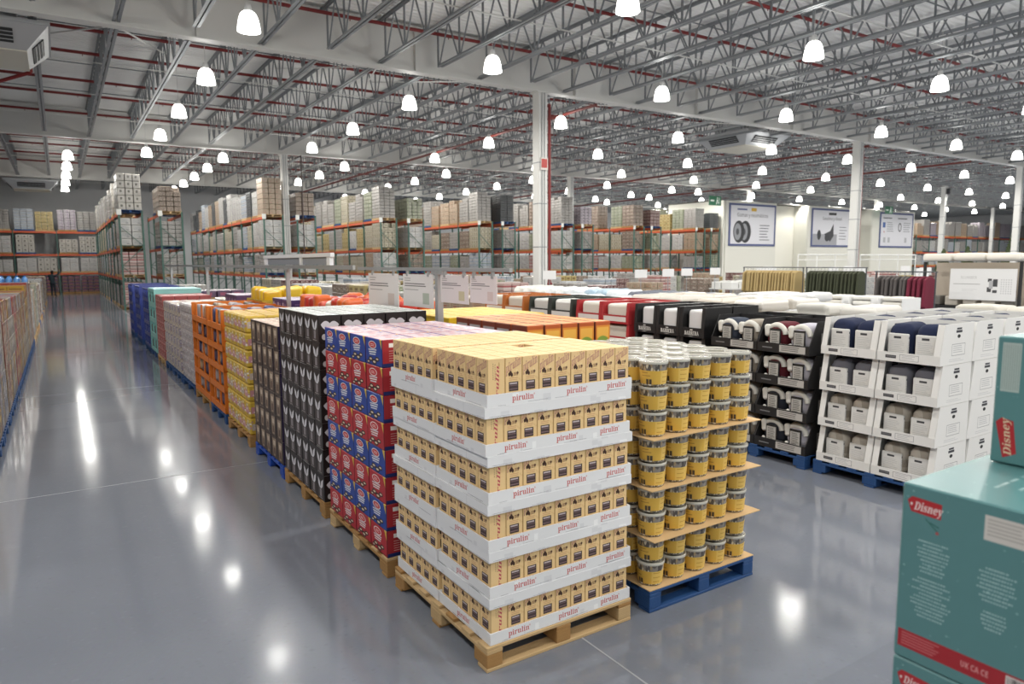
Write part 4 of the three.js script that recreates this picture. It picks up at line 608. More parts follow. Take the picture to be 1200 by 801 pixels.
// ------------------------------------------------------------------ blanket boxes along the second aisle
const AISLE2 = 6.43;
function textPanel(w, h, draw) { return texMat(canvasTex(w, h, draw), 0.55); }
{
  // white boxes: size z 0.565, y 0.372, x 0.6
  const W = 0.58, H = 0.368, D = 0.565, T = 0.008;
  const sideTex = canvasTex(256, 180, (c) => { c.fillStyle = '#e2e1df'; c.fillRect(0, 0, 256, 180); for (const m of [0]) { c.fillStyle = '#33333a'; c.fillRect(118, 18, 40, 8); c.fillRect(114, 29, 48, 11); oval(c, 138, 56, 12, 8, '#141416'); c.strokeStyle = '#8a8a8e'; c.lineWidth = 2; c.strokeRect(88, 90, 104, 50); lines(c, 98, 98, 84, 4, 9, '#a2a2a6', 2); lines(c, 70, 156, 120, 2, 8, '#c0c0c2', 2); } });
  const lipTex = canvasTex(256, 48, (c) => { c.fillStyle = '#e4e3e1'; c.fillRect(0, 0, 256, 48); c.fillStyle = '#4a4a4e'; c.fillRect(34, 15, 46, 16); c.fillStyle = '#77777b'; c.fillRect(38, 20, 38, 4); c.strokeStyle = '#9a9a9e'; c.lineWidth = 2; c.strokeRect(96, 9, 78, 29); lines(c, 104, 14, 60, 3, 7, '#b4b4b8', 2); });
  const whiteM = mat(0xe3e2e0, 0.6), sideM = texMat(sideTex, 0.6), lipM = texMat(lipTex, 0.6);
  const prof = [[0, 0], [W, 0], [W, H - 0.003], [0.058, H - 0.003], [0.008, 0.09], [0, 0.085]];
  const sideG = prism(prof, T); const proto = new THREE.Group();
  part(proto, 'side_panel', sideG, sideM, 0, 0, -T); part(proto, 'side_panel', sideG, sideM, 0, 0, -D);
  part(proto, 'back_panel', bx(T, H - 0.003, D - 2 * T - 0.002, W - T / 2, H / 2, -D / 2), whiteM); part(proto, 'floor_panel', bx(W - 0.02, T, D - 2 * T - 0.002, W / 2, T / 2, -D / 2), whiteM);
  const lip = part(proto, 'front_lip', new THREE.BoxGeometry(D - 2 * T, 0.086, T), lipM, 0.005, 0.043, -D / 2); lip.rotation.y = -Math.PI / 2;
  for (const q of [0, 1]) part(proto, 'front_post', prism([[0.002, 0.085], [0.01, 0.085], [0.066, H - 0.004], [0.058, H - 0.004]], 0.05), whiteM, 0, 0, q ? -D + T : -T - 0.05);
  const sleeveTex = canvasTex(128, 128, (c) => { c.fillStyle = '#d9d8d6'; c.fillRect(0, 0, 128, 128); c.fillStyle = '#3d3d42'; c.fillRect(38, 14, 46, 12); lines(c, 16, 40, 96, 8, 10, '#b0b0b2', 2); });
  const sleeveM = texMat(sleeveTex, 0.6); const plaid = (a, b) => texMat(canvasTex(64, 64, (c) => { c.fillStyle = a; c.fillRect(0, 0, 64, 64); c.fillStyle = b; c.globalAlpha = 0.5; c.fillRect(20, 0, 20, 64); c.fillRect(0, 24, 64, 18); c.globalAlpha = 1; }), 0.95);
  const cloth = [plaid('#b9b2a8', '#8f867b'), plaid('#b3aba0', '#7d746a'), mat(0x6f6f78, 0.95, { sheen: 0.4 }), mat(0x1f2846, 0.95, { sheen: 0.4 })];
  cloth[0].map.wrapS = cloth[0].map.wrapT = cloth[1].map.wrapS = cloth[1].map.wrapT = THREE.RepeatWrapping; cloth[0].map.repeat.set(4, 4); cloth[1].map.repeat.set(4, 4);
  const bgeo = [0, 1, 2].map(() => soft(0.36, 0.305, 0.232, 0.085, 0.005, 15, 4)); const sl = new RoundedBoxGeometry(0.03, 0.2, 0.19, 3, 0.012);
  const tone = ['beige plaid', 'light beige plaid', 'grey', 'navy blue'];
  pallet(AISLE2, AISLE2 + 1.02, -4.22, -3.02, blueMat, 'blue pallet under the front of the white blanket boxes', 'blue pallets under the white blanket boxes'); pallet(AISLE2 + 1.2, AISLE2 + 2.22, -4.22, -3.02, blueMat, 'blue pallet under the rear of the white blanket boxes', 'blue pallets under the white blanket boxes');
  for (let t = 0; t < 4; t++) for (let i = 0; i < 4; i++) for (let k = 0; k < 2; k++) {
    if (i > 1 && t < 3 && k > 0) { /* hidden rear boxes are still built so the upper ones rest */ }
    const x = AISLE2 + 0.004 + i * (W + 0.006), y = PALLET_H + 0.002 + t * H, z = -3.045 - k * (D + 0.012);
    copyOf(proto, 'blanket_box', t === 3 ? 'white open fronted blanket box on the top tier holding navy blankets' : `white open fronted blanket box with ${tone[t]} blankets`, 'display box', `white boxes of ${tone[t]} blankets`, x, y, z);
    if (i > 0 && t < 3) continue;
    for (let b = 0; b < 2; b++) { const o = new THREE.Group(); part(o, 'folded_cloth', bgeo[(t + k + b) % 3], cloth[t]); const s = part(o, 'paper_sleeve', sl, sleeveM, -0.178, 0.118, 0); if (t === 3) o.scale.y = 1.1; o.position.set(x + 0.25, y + T + 0.01, z - 0.155 - b * 0.252); tag(o, 'folded_blanket', `${tone[t]} folded blanket with white paper sleeve in a white box`, 'blanket', `${tone[t]} blankets in the white boxes`); }
  }
  // black throw boxes with sherpa throws
  const blk = mat(0x1b1a1c, 0.55), lipB = texMat(canvasTex(256, 48, (c) => { c.fillStyle = '#1c1b1d'; c.fillRect(0, 0, 256, 48); lines(c, 24, 22, 54, 1, 6, '#77777a', 6); c.fillStyle = '#b9b6b2'; c.fillRect(112, 6, 128, 36); lines(c, 122, 12, 110, 3, 9, '#6d6a68', 4); }), 0.55);
  const sideB = texMat(canvasTex(128, 96, (c) => { c.fillStyle = '#1c1b1d'; c.fillRect(0, 0, 128, 96); c.fillStyle = '#8d8a88'; c.fillRect(50, 34, 40, 46); lines(c, 56, 40, 28, 4, 9, '#4a4846', 3); }), 0.55);
  function throwBoxProto(D2, H2, lipMat, sideMat) { const W2 = 0.5, g = new THREE.Group(), pr = prism([[0, 0], [W2, 0], [W2, H2 - 0.003], [0.13, H2 - 0.003], [0.012, 0.11], [0, 0.1]], T); part(g, 'side_panel', pr, sideMat, 0, 0, -T); part(g, 'side_panel', pr, sideMat, 0, 0, -D2); part(g, 'back_panel', bx(T, H2 - 0.003, D2 - 2 * T - 0.002, W2 - T / 2, H2 / 2, -D2 / 2), blk); part(g, 'floor_panel', bx(W2 - 0.02, T, D2 - 2 * T - 0.002, W2 / 2, T / 2, -D2 / 2), blk); const l = part(g, 'front_lip', new THREE.BoxGeometry(D2 - 2 * T, 0.1, T), lipMat, 0.005, 0.05, -D2 / 2); l.rotation.y = -Math.PI / 2; return g; }
  const bodyCol = { maroon: mat(0x5a1724, 0.95, { sheen: 0.5 }), lilacgrey: mat(0xb9b6c2, 0.95, { sheen: 0.5 }), charcoal: mat(0x2f333f, 0.95, { sheen: 0.5 }), taupe: mat(0x9a9186, 0.95, { sheen: 0.5 }), slate: mat(0x39404f, 0.95, { sheen: 0.5 }) };
  const sherpa = mat(0xdad8d2, 1.0, { sheen: 0.6 }); const card = texMat(canvasTex(64, 96, (c) => { c.fillStyle = '#b4b2ae'; c.fillRect(0, 0, 64, 96); lines(c, 8, 10, 48, 7, 12, '#63615e', 5); }), 0.6), cardB = mat(0x29282a, 0.5);
  const tb = [0, 1].map(() => soft(0.34, 0.29, 0.275, 0.1, 0.006, 13, 4)), fl = soft(0.09, 0.13, 0.085, 0.035, 0.006, 30, 3), roll = new THREE.TorusGeometry(0.108, 0.033, 8, 16, Math.PI * 0.95);
  function sherpaThrow(x, y, z, col, label, group) { const o = new THREE.Group(); part(o, 'rolled_cloth', tb[z * 100 & 1], bodyCol[col]); part(o, 'sherpa_flap', fl, sherpa, -0.145, 0.13, -0.085).rotation.x = -0.2; const rl = part(o, 'sherpa_edge', roll, sherpa, -0.135, 0.145, 0); rl.rotation.y = Math.PI / 2; part(o, 'sherpa_tail', new THREE.SphereGeometry(0.022, 10, 8), sherpa, -0.172, 0.05, -0.1); const c = part(o, 'card_holder', bx(0.012, 0.18, 0.135), cardB, -0.186, 0.13, 0.012); const pc = part(c, 'printed_card', new THREE.BoxGeometry(0.115, 0.15, 0.004), card, -0.008, -0.008, 0); pc.rotation.y = -Math.PI / 2; o.position.set(x, y, z); tag(o, 'sherpa_throw', label, 'throw', group); }
  const H2 = 0.352, D2 = 0.64; const tp = throwBoxProto(D2, H2, lipB, sideB);
  pallet(AISLE2 - 0.02, AISLE2 + 1.0, -5.6, -4.3, blueMat, 'blue pallet under the black sherpa throw boxes');
  const cols = [['charcoal', 'lilacgrey'], ['charcoal', 'lilacgrey'], ['maroon', 'lilacgrey'], ['maroon', 'lilacgrey']];
  for (let t = 0; t < 4; t++) for (let k = 0; k < 2; k++) for (let i = 0; i < 2; i++) {
    const x = AISLE2 - 0.015 + i * 0.506, y = PALLET_H + 0.002 + t * H2, z = -4.305 - k * (D2 + 0.008);
    copyOf(tp, 'throw_box', k ? 'black throw box with taupe and slate sherpa throws' : 'black throw box with grey sherpa throws beside the white boxes', 'display box', k ? 'black boxes of taupe throws' : 'black boxes of grey throws', x, y, z);
    if (i && t < 3) continue;
    const cc = k ? ['slate', 'taupe'] : cols[t]; for (let b = 0; b < 2; b++) { const col = cc[b ? 0 : 1]; const nm = { lilacgrey: 'pale grey', charcoal: 'charcoal', maroon: 'maroon', taupe: 'taupe', slate: 'slate blue' }[col]; sherpaThrow(x + 0.245, y + 0.03, z - 0.172 - b * 0.296, col, `${nm} sherpa throw with cream edge in a black box`, `${nm} sherpa throws`); }
  }
  // tall black cartons with white lettering, then the red and the green ones, same build
  function lineBoxes(z0, z1, n, tiers, frameCol, lip, cloth2, label, group, name, palLabel, itemName, itemLabel) {
    pallet(AISLE2, AISLE2 + 1.0, z1, z0, woodMat, palLabel); const d = (z0 - z1) / n, h = (1.62 - PALLET_H) / tiers, fm = mat(frameCol, 0.55), W2 = 0.49;
    const g = new THREE.Group(); const pr = prism([[0, 0], [W2, 0], [W2, h - 0.003], [0.02, h - 0.003], [0, 0.1]], 0.05); part(g, 'side_panel', pr, fm, 0, 0, -0.052); part(g, 'side_panel', pr, fm, 0, 0, -d + 0.004); part(g, 'back_panel', bx(T, h - 0.003, d - 0.12, W2 - T / 2, h / 2, -d / 2), fm); part(g, 'floor_panel', bx(W2 - 0.02, T, d - 0.12, W2 / 2, T / 2, -d / 2), fm); const l = part(g, 'front_lip', new THREE.BoxGeometry(d - 0.11, 0.12, T), lip, 0.006, 0.06, -d / 2); l.rotation.y = -Math.PI / 2;
    const bag = [0, 1].map(() => soft(0.4, h * 0.82, d - 0.15, 0.05, 0.011, 26, 4)), bm = mat(cloth2, 0.5, { clearcoat: 0.5, clearcoatRoughness: 0.25 });
    for (let t = 0; t < tiers; t++) for (let k = 0; k < n; k++) for (let i = 0; i < 2; i++) { const x = AISLE2 + 0.003 + i * 0.5, y = PALLET_H + 0.002 + t * h, z = z0 - k * d; copyOf(g, name, label, 'display box', group, x, y, z); if (i && t < tiers - 1) continue; const b = new THREE.Mesh(pick(bag), bm); b.position.set(x + 0.25, y + 0.028, z - d / 2); tag(b, itemName, itemLabel, 'bedding pack', `packs in the ${group}`); }
  }
  const lipText = (bg, fg, t) => texMat(canvasTex(256, 72, (c) => { c.fillStyle = bg; c.fillRect(0, 0, 256, 72); if (t) { lines(c, 106, 12, 46, 1, 5, fg, 7); word(c, t, 128, 40, 40, fg, 'serif'); lines(c, 90, 62, 76, 1, 4, fg, 2); } else { c.fillStyle = fg; c.fillRect(0, 14, 256, 40); } }), 0.55);
  lineBoxes(-5.72, -6.94, 3, 4, 0x161517, lipText('#161517', '#e2e0dc', 'BARRERA'), 0xdcdcdf, 'black carton with large white lettering holding white bedding', 'black lettered cartons', 'lettered_carton', 'wooden pallet under the black lettered cartons', 'white_bedding_pack', 'white bedding pack in a black lettered carton');
  lineBoxes(-7.05, -8.2, 2, 5, 0xa8262b, lipText('#a8262b', '#dcd6d2'), 0xd9d4ca, 'red carton with pale band holding cream bedding', 'red banded cartons', 'red_banded_carton', 'wooden pallet under the red banded cartons', 'cream_bedding_pack', 'cream bedding pack in a red banded carton');
  lineBoxes(-8.3, -9.45, 2, 5, 0x2c332e, lipText('#20231f', '#d6d6d2'), 0xcfd0cc, 'dark green carton with pale band holding grey bedding', 'dark green banded cartons', 'green_banded_carton', 'wooden pallet under the dark green banded cartons', 'grey_bedding_pack', 'pale grey bedding pack in a dark green carton');
  lineBoxes(-9.6, -10.85, 2, 5, 0xb5672a, lipText('#b5672a', '#e0d8cc'), 0xd6cfc2, 'orange brown carton with pale band holding bedding', 'orange brown cartons', 'brown_banded_carton', 'wooden pallet under the orange brown cartons', 'tan_bedding_pack', 'beige bedding pack in an orange brown carton');
}
// ------------------------------------------------------------------ bedding behind the blanket boxes
{
  const sheet = (c) => mat(c, 0.9, { sheen: 0.3 }); const plastic = (c) => mat(c, 0.4, { clearcoat: 0.7, clearcoatRoughness: 0.15 });
  const pillowG = [0, 1, 2].map(() => soft(0.6, 0.15, 0.46, 0.06, 0.016, 27, 6)), rollG = [0, 1].map(() => soft(0.9, 0.28, 0.34, 0.13, 0.014, 24, 5));
  function plinth(x, z, w, d, h, col, label) { const g = new THREE.Group(); part(g, 'box', carton(w, h - 0.001, d, 0.01, WHOLE), mat(col, 0.7)); part(g, 'kick_board', bx(w - 0.1, 0.08, d + 0.012, 0, 0.04, 0), mat(0x6a6a6c, 0.7)); g.position.set(x, 0, z); tag(g, 'display_plinth', label, 'display plinth'); }
  const lay = [
    // x, z, w(x), d(z), h, goods, colours, label bits
    [9.5, -3.72, 1.0, 1.1, 1.25, 'pillow', [0xcdc9c0, 0xd4d0c9], 'cream pillow laid flat behind the white blanket boxes', 'cream pillows behind the white boxes'],
    [8.2, -5.0, 1.2, 1.2, 1.25, 'pillow', [0xd2d0cb, 0xd8d5d0], 'white pillow laid flat behind the sherpa throws', 'white pillows behind the sherpa throws'],
    [8.3, -6.4, 1.4, 1.3, 1.28, 'pillow', [0xcfc6ba, 0xd4cfc8], 'pale beige pillow in clear bag behind the black lettered cartons', 'beige bagged pillows'],
    [8.3, -7.8, 1.4, 1.2, 1.28, 'pillow', [0xd4cfc6, 0xcfc5b9], 'ivory pillow in clear bag behind the red banded cartons', 'ivory bagged pillows'],
    [8.3, -9.2, 1.4, 1.2, 1.25, 'roll', [0xd4d6d8, 0xdadcdd], 'pale rolled duvet in clear bag behind the green cartons', 'pale rolled duvets'],
    [8.3, -10.6, 1.4, 1.2, 1.25, 'roll', [0xc9ccd0, 0xd8d9da], 'silvery rolled duvet in clear bag behind the brown cartons', 'silvery rolled duvets'],
    [11.4, -8.2, 1.5, 1.3, 1.2, 'pillow', [0xd6d6d6, 0xdadada], 'bright white pillow on the plinth facing the towels', 'bright white pillows facing the towels'],
    [11.4, -9.8, 1.5, 1.3, 1.2, 'roll', [0x7d828c, 0x8b9098, 0x686d78], 'slate grey rolled throw behind the white pillows', 'slate grey rolled throws'],
    [11.4, -11.4, 1.5, 1.3, 1.2, 'roll', [0x4f5668, 0x9aa8a8, 0x6d7380], 'blue grey rolled throw on the long bedding plinth', 'blue grey rolled throws'],
    [11.4, -13.0, 1.5, 1.3, 1.2, 'roll', [0xd6dde4, 0x9fb8cc, 0xdfe3e6], 'pale blue rolled duvet on the long bedding plinth', 'pale blue rolled duvets'],
    [11.4, -14.6, 1.5, 1.3, 1.2, 'roll', [0xdfe2e4, 0xd2d8de], 'white rolled duvet on the long bedding plinth', 'white rolled duvets'],
    [11.4, -16.2, 1.5, 1.3, 1.2, 'roll', [0xdcdcd8, 0xe0ded8], 'cream rolled duvet at the rack end of the bedding', 'cream rolled duvets'],
  ];
  lay.forEach(([x, z, w, d, h, kind, cols, label, group], i) => {
    plinth(x, z, w, d, h, 0xd8d6d2, `white display plinth holding the ${group}`);
    if (kind === 'pillow') { const nx = Math.floor(w / 0.66) || 1, nz = Math.floor(d / 0.52); for (let t = 0; t < 2; t++) for (let a = 0; a < nx; a++) for (let b = 0; b < nz; b++) { const o = new THREE.Mesh(pick(pillowG), (i === 2 || i === 3 ? plastic : sheet)(pick(cols))); o.position.set(x + (a - (nx - 1) / 2) * w / nx, h + 0.028 + t * 0.205, z + (b - (nz - 1) / 2) * d / nz); o.rotation.y = rr(-0.06, 0.06); tag(o, 'pillow', label, 'pillow', group); } }
    else { const n = Math.floor(d / 0.4); for (let b = 0; b < n; b++) { const o = new THREE.Mesh(pick(rollG), plastic(pick(cols))); o.scale.x = w / 1.25; o.position.set(x + rr(-0.04, 0.04), h + 0.026, z + (b - (n - 1) / 2) * d / n); tag(o, 'rolled_duvet', label, 'duvet', group); } }
  });
  // towel cubes
  const towelG = [0, 1].map(() => soft(0.5, 0.085, 0.34, 0.035, 0.006, 14, 3)); const tc = [[0x5f9ab8, 'pale blue'], [0x8f2a78, 'magenta'], [0xe2ded6, 'cream'], [0xe4e1da, 'ivory'], [0xd9d6cf, 'oatmeal'], [0xe6e4de, 'white']];
  const cubeG = merge([bx(0.7, 0.02, 0.5, 0, 0.01, 0), bx(0.7, 0.4, 0.02, 0, 0.2, -0.24), bx(0.7, 0.4, 0.02, 0, 0.2, 0.24), bx(0.02, 0.4, 0.46, 0.34, 0.2, 0)]);
  for (let i = 0; i < 6; i++) { const z = -11.0 + i * 0.62 * (i < 3 ? 1.0 : 1.04); const [col, nm] = tc[[3, 0, 1, 2, 5, 4][i]]; const x = 14.6; plinth(x, z, 0.8, 0.6, 1.0, 0xd4d2ce, `white plinth under the ${nm} towels`); const c = new THREE.Mesh(cubeG, mat(0xe2e2e2, 0.6)); c.position.set(x, 1.0, z); tag(c, 'towel_cube', `open white cube holding ${nm} towels`, 'display cube', 'white towel cubes'); for (let t = 0; t < 4; t++) { const o = new THREE.Mesh(towelG[t & 1], sheet(col)); o.position.set(x - 0.03, 1.03 + t * 0.1, z); o.scale.set(1.1, 1, 1.2); tag(o, 'folded_towel', `${nm} folded towel in a white cube`, 'towel', `${nm} folded towels`); } }
  // hanging garments
  const garment = (() => { const s = new THREE.Shape(); s.moveTo(-0.05, 0); s.lineTo(-0.22, -0.08); s.lineTo(-0.27, -0.72); s.lineTo(-0.19, -0.73); s.lineTo(-0.18, -0.86); s.lineTo(0.18, -0.86); s.lineTo(0.19, -0.73); s.lineTo(0.27, -0.72); s.lineTo(0.22, -0.08); s.lineTo(0.05, 0); s.quadraticCurveTo(0, -0.05, -0.05, 0); const g = new THREE.ExtrudeGeometry(s, { depth: 0.045, bevelEnabled: true, bevelThickness: 0.012, bevelSize: 0.012, bevelSegments: 2, curveSegments: 4 }); g.translate(0, 0, -0.0225); return g; })();
  function clothesRail(x, z0, n, step, top, cols, where) {
    const rail = new THREE.Group(); const L = n * step + 0.2; const am = mat(0x55585c, 0.4, { metalness: 0.5 }); part(rail, 'bar', rod([0, top + 0.12, 0.1], [0, top + 0.12, -L], 0.016, 8), am); for (const z of [0.06, -L + 0.04]) { part(rail, 'post', rod([0, 0, z], [0, top + 0.12, z], 0.02, 8), am); part(rail, 'foot', bx(0.6, 0.03, 0.05, 0, 0.015, z), am); } rail.position.set(x, 0, z0); tag(rail, 'clothes_rail', `metal clothes rail carrying ${where}`, 'clothes rail');
    for (let i = 0; i < n; i++) { const [col, nm] = cols(i); const o = new THREE.Group(); const m = mat(col, 0.9, { sheen: 0.3 }); part(o, 'jacket', garment, m); part(o, 'hanger', new THREE.TorusGeometry(0.03, 0.004, 5, 10, Math.PI * 1.4), am, 0, 0.055, 0); o.position.set(x + rr(-0.03, 0.03), top, z0 - 0.1 - i * step); o.rotation.y = rr(-0.08, 0.08); tag(o, 'hanging_jacket', `${nm} jacket hanging on a metal rail`, 'jacket', `${nm} hanging jackets`); }
  }
  clothesRail(21.4, -12.55, 15, 0.125, 1.82, (i) => (i < 8 ? [0x3c402e, 'olive green'] : [0x3c402e, 'olive green']), 'olive green jackets');
  clothesRail(21.4, -14.78, 18, 0.125, 1.82, () => [0xb19a6a, 'khaki'], 'khaki jackets');
  clothesRail(17.9, -8.75, 11, 0.115, 1.76, (i) => (i < 4 ? [0x6f2136, 'burgundy'] : [0x55504f, 'grey']), 'grey and burgundy jackets');
  // large bedding display with a printed board
  const bx0 = 19.3, dz0 = -9.7, dz1 = -7.42; const d = grp(bx0, 0, (dz0 + dz1) / 2); const L = dz1 - dz0; const dk = mat(0x1f1f20, 0.5);
  part(d, 'case', bx(1.0, 1.0, L, 0.52, 0.5, 0), dk); for (const s of [-1, 1]) part(d, 'post', bx(0.06, 2.12, 0.06, 0.03, 1.06, s * (L / 2 - 0.03)), dk);
  part(d, 'back_board', bx(0.03, 1.1, L - 0.1, 0.6, 1.55, 0), mat(0xb7ab9c, 0.7));
  const board = part(d, 'printed_board', new THREE.BoxGeometry(1.5, 0.78, 0.02), textPanel(512, 256, (c) => { c.fillStyle = '#dedede'; c.fillRect(0, 0, 512, 256); word(c, 'SLUMBER', 150, 72, 30, '#b4b4b4', 'sans-serif', 'normal'); lines(c, 30, 124, 270, 1, 8, '#9a9a9a', 5); lines(c, 100, 168, 120, 2, 12, '#c4c4c4', 3); c.fillStyle = '#3f3f42'; c.fillRect(300, 80, 30, 26); c.fillRect(340, 84, 34, 60); c.fillRect(296, 150, 32, 38); c.fillRect(338, 172, 34, 22); c.fillStyle = '#a9a9ab'; c.fillRect(310, 96, 30, 66); for (let i = 0; i < 5; i++) for (let j = 0; j < 7; j++) { c.fillStyle = '#b9b9bb'; c.fillRect(398 + i * 18, 84 + j * 18, 9, 9); } }), -0.012, 1.56, 0.3); board.rotation.y = -Math.PI / 2;
  tag(d, 'bedding_display', 'dark bedding display case with white printed board', 'display');
  for (let i = 0; i < 3; i++) { const o = new THREE.Mesh(soft(0.5, 0.2, L * 0.98 / 3, 0.09, 0.01, 14, 3), sheet(0xded9cf)); o.position.set(bx0 + 0.1, 2.14, dz0 + L * (i + 0.5) / 3); tag(o, 'rolled_topper', 'cream rolled mattress topper lying along the top of the display', 'mattress topper', 'rolled toppers on the bedding display'); }
  for (let i = 0; i < 5; i++) { const o = new THREE.Mesh(carton(0.4, 0.24, 0.3, 0.02, WHOLE), mat(pick([0x8d8880, 0x6c6963, 0xb9b2a6]), 0.6)); o.position.set(bx0 + 0.25, 1.002, dz0 + 0.28 + i * 0.43); tag(o, 'boxed_sheet_set', 'grey boxed sheet set on the bedding display', 'box', 'boxed sheet sets on the bedding display'); }
}
// ------------------------------------------------------------------ goods along the other side of the long aisle
{
  const LX = -0.69; const mk = (a, b, c2, top) => qm((c, s) => { fill(a)(c, s); specks(c, s, 22, [a, c2, '#3a332e', '#4a4550'], 5, 20); c.fillStyle = b; c.fillRect(s * 0.12, s * 0.2, s * 0.36, s * 0.34); c.fillStyle = c2; c.fillRect(s * 0.4, s * 0.55, s * 0.46, s * 0.26); specks(c, s, 14, [b, c2, '#d8d2c8', '#2c2a2e'], 3, 10); }, (c, s) => { fill(a)(c, s); lines(c, 8, 12, 48, 4, 12, c2, 4); }, flatTop(a), 0.42, { clearcoat: 0.3, color: 0xc4beb8 });
  const kinds = [
    ['yellow', mk('#c9a227', '#e6cf5a', '#7a3a1e', '#c7b27c'), 1.7], ['blue and white', mk('#b9bcc8', '#2c4a92', '#e4e4e8', '#c4b69c'), 1.74], ['brick red', mk('#8a3a2c', '#c98a5a', '#e0d6c4', '#b39a78'), 1.68], ['white and grey', mk('#b4b1ac', '#e0dedb', '#6d6a70', '#c9c2b4'), 1.66],
    ['scarlet', mk('#b02a22', '#e2b24a', '#6a1a18', '#c4a882'), 1.64], ['tan', mk('#9c8058', '#d6c29a', '#5a4632', '#c7b18c'), 1.62], ['mustard', mk('#b8952e', '#dcd0a4', '#8a4a2a', '#c7b48a'), 1.62], ['stone', mk('#a8a090', '#d8d4c8', '#6f7a5a', '#c2b8a4'), 1.6]];
  const size = { n: [3, 5, 4] };
  for (let i = 0; i < 11; i++) {
    const [nm, m, h] = kinds[i % 8]; const zN = -9.15 - i * 1.3; const again = i >= 8 ? ' farther down' : '';
    simplePile({ name: nm.replace(/ and /g, '_').replace(/ /g, '_') + '_pack', label: `grocery pack in the mostly ${nm} pallet lining the aisle${again}`, group: `mostly ${nm} grocery pallet${again}`, category: 'pack', x0: LX - 1.0, w: 1.0, d: 1.2, zNear: zN, h, n: size.n, pal: blueMat, palLabel: `dark blue pallet under the ${nm} grocery packs${again}`, mat: m, proto: (a2, j2, k2) => ((k2 + (j2 >> 1) + i) % 3 === 2 ? kinds[(i + 3 + k2) % 8][1] : m), ch: 0.004, inner: 0x8a7a60, seen: (a, j, k) => a === 2 || j === 4 || (k === 0 && i === 0) });
  }
  const seq = ['white', 'silver', 'tan', 'green', 'blue', 'brown', 'cream', 'maroon'];
  for (let i = 0; i < 20; i++) floorLoad(seq[i % 8], LX - 0.52, -24.1 - i * 1.38, 1.35 - 0.05 * (i % 3), 'lining the long aisle towards the end wall');
  for (let i = 0; i < 12; i++) floorLoad(seq[(i + 3) % 8], LX - 1.75, -13 - i * 2.2, 1.3, 'in the line behind the grocery packs');
  const jug = new THREE.Group(); const lp = [[0.001, 0], [0.075, 0], [0.08, 0.02], [0.08, 0.17], [0.05, 0.21], [0.022, 0.23], [0.022, 0.25], [0.001, 0.25]].map((p) => new THREE.Vector2(...p)); part(jug, 'bottle_body', new THREE.LatheGeometry(lp, 14), mat(0x4f86c4, 0.25, { clearcoat: 0.6 })); part(jug, 'screw_cap', new THREE.CylinderGeometry(0.026, 0.026, 0.03, 10), mat(0x2c5aa0, 0.4), 0, 0.262, 0);
  for (let i = 0; i < 5; i++) for (let k = 0; k < 5; k++) copyOf(jug, 'water_bottle', 'blue plastic bottle standing on the brick red grocery packs', 'bottle', 'blue bottles on the brick red grocery packs', LX - 0.1 - i * 0.17, 1.683, -22.3 - k * 0.19).scale.setScalar(0.75);
}
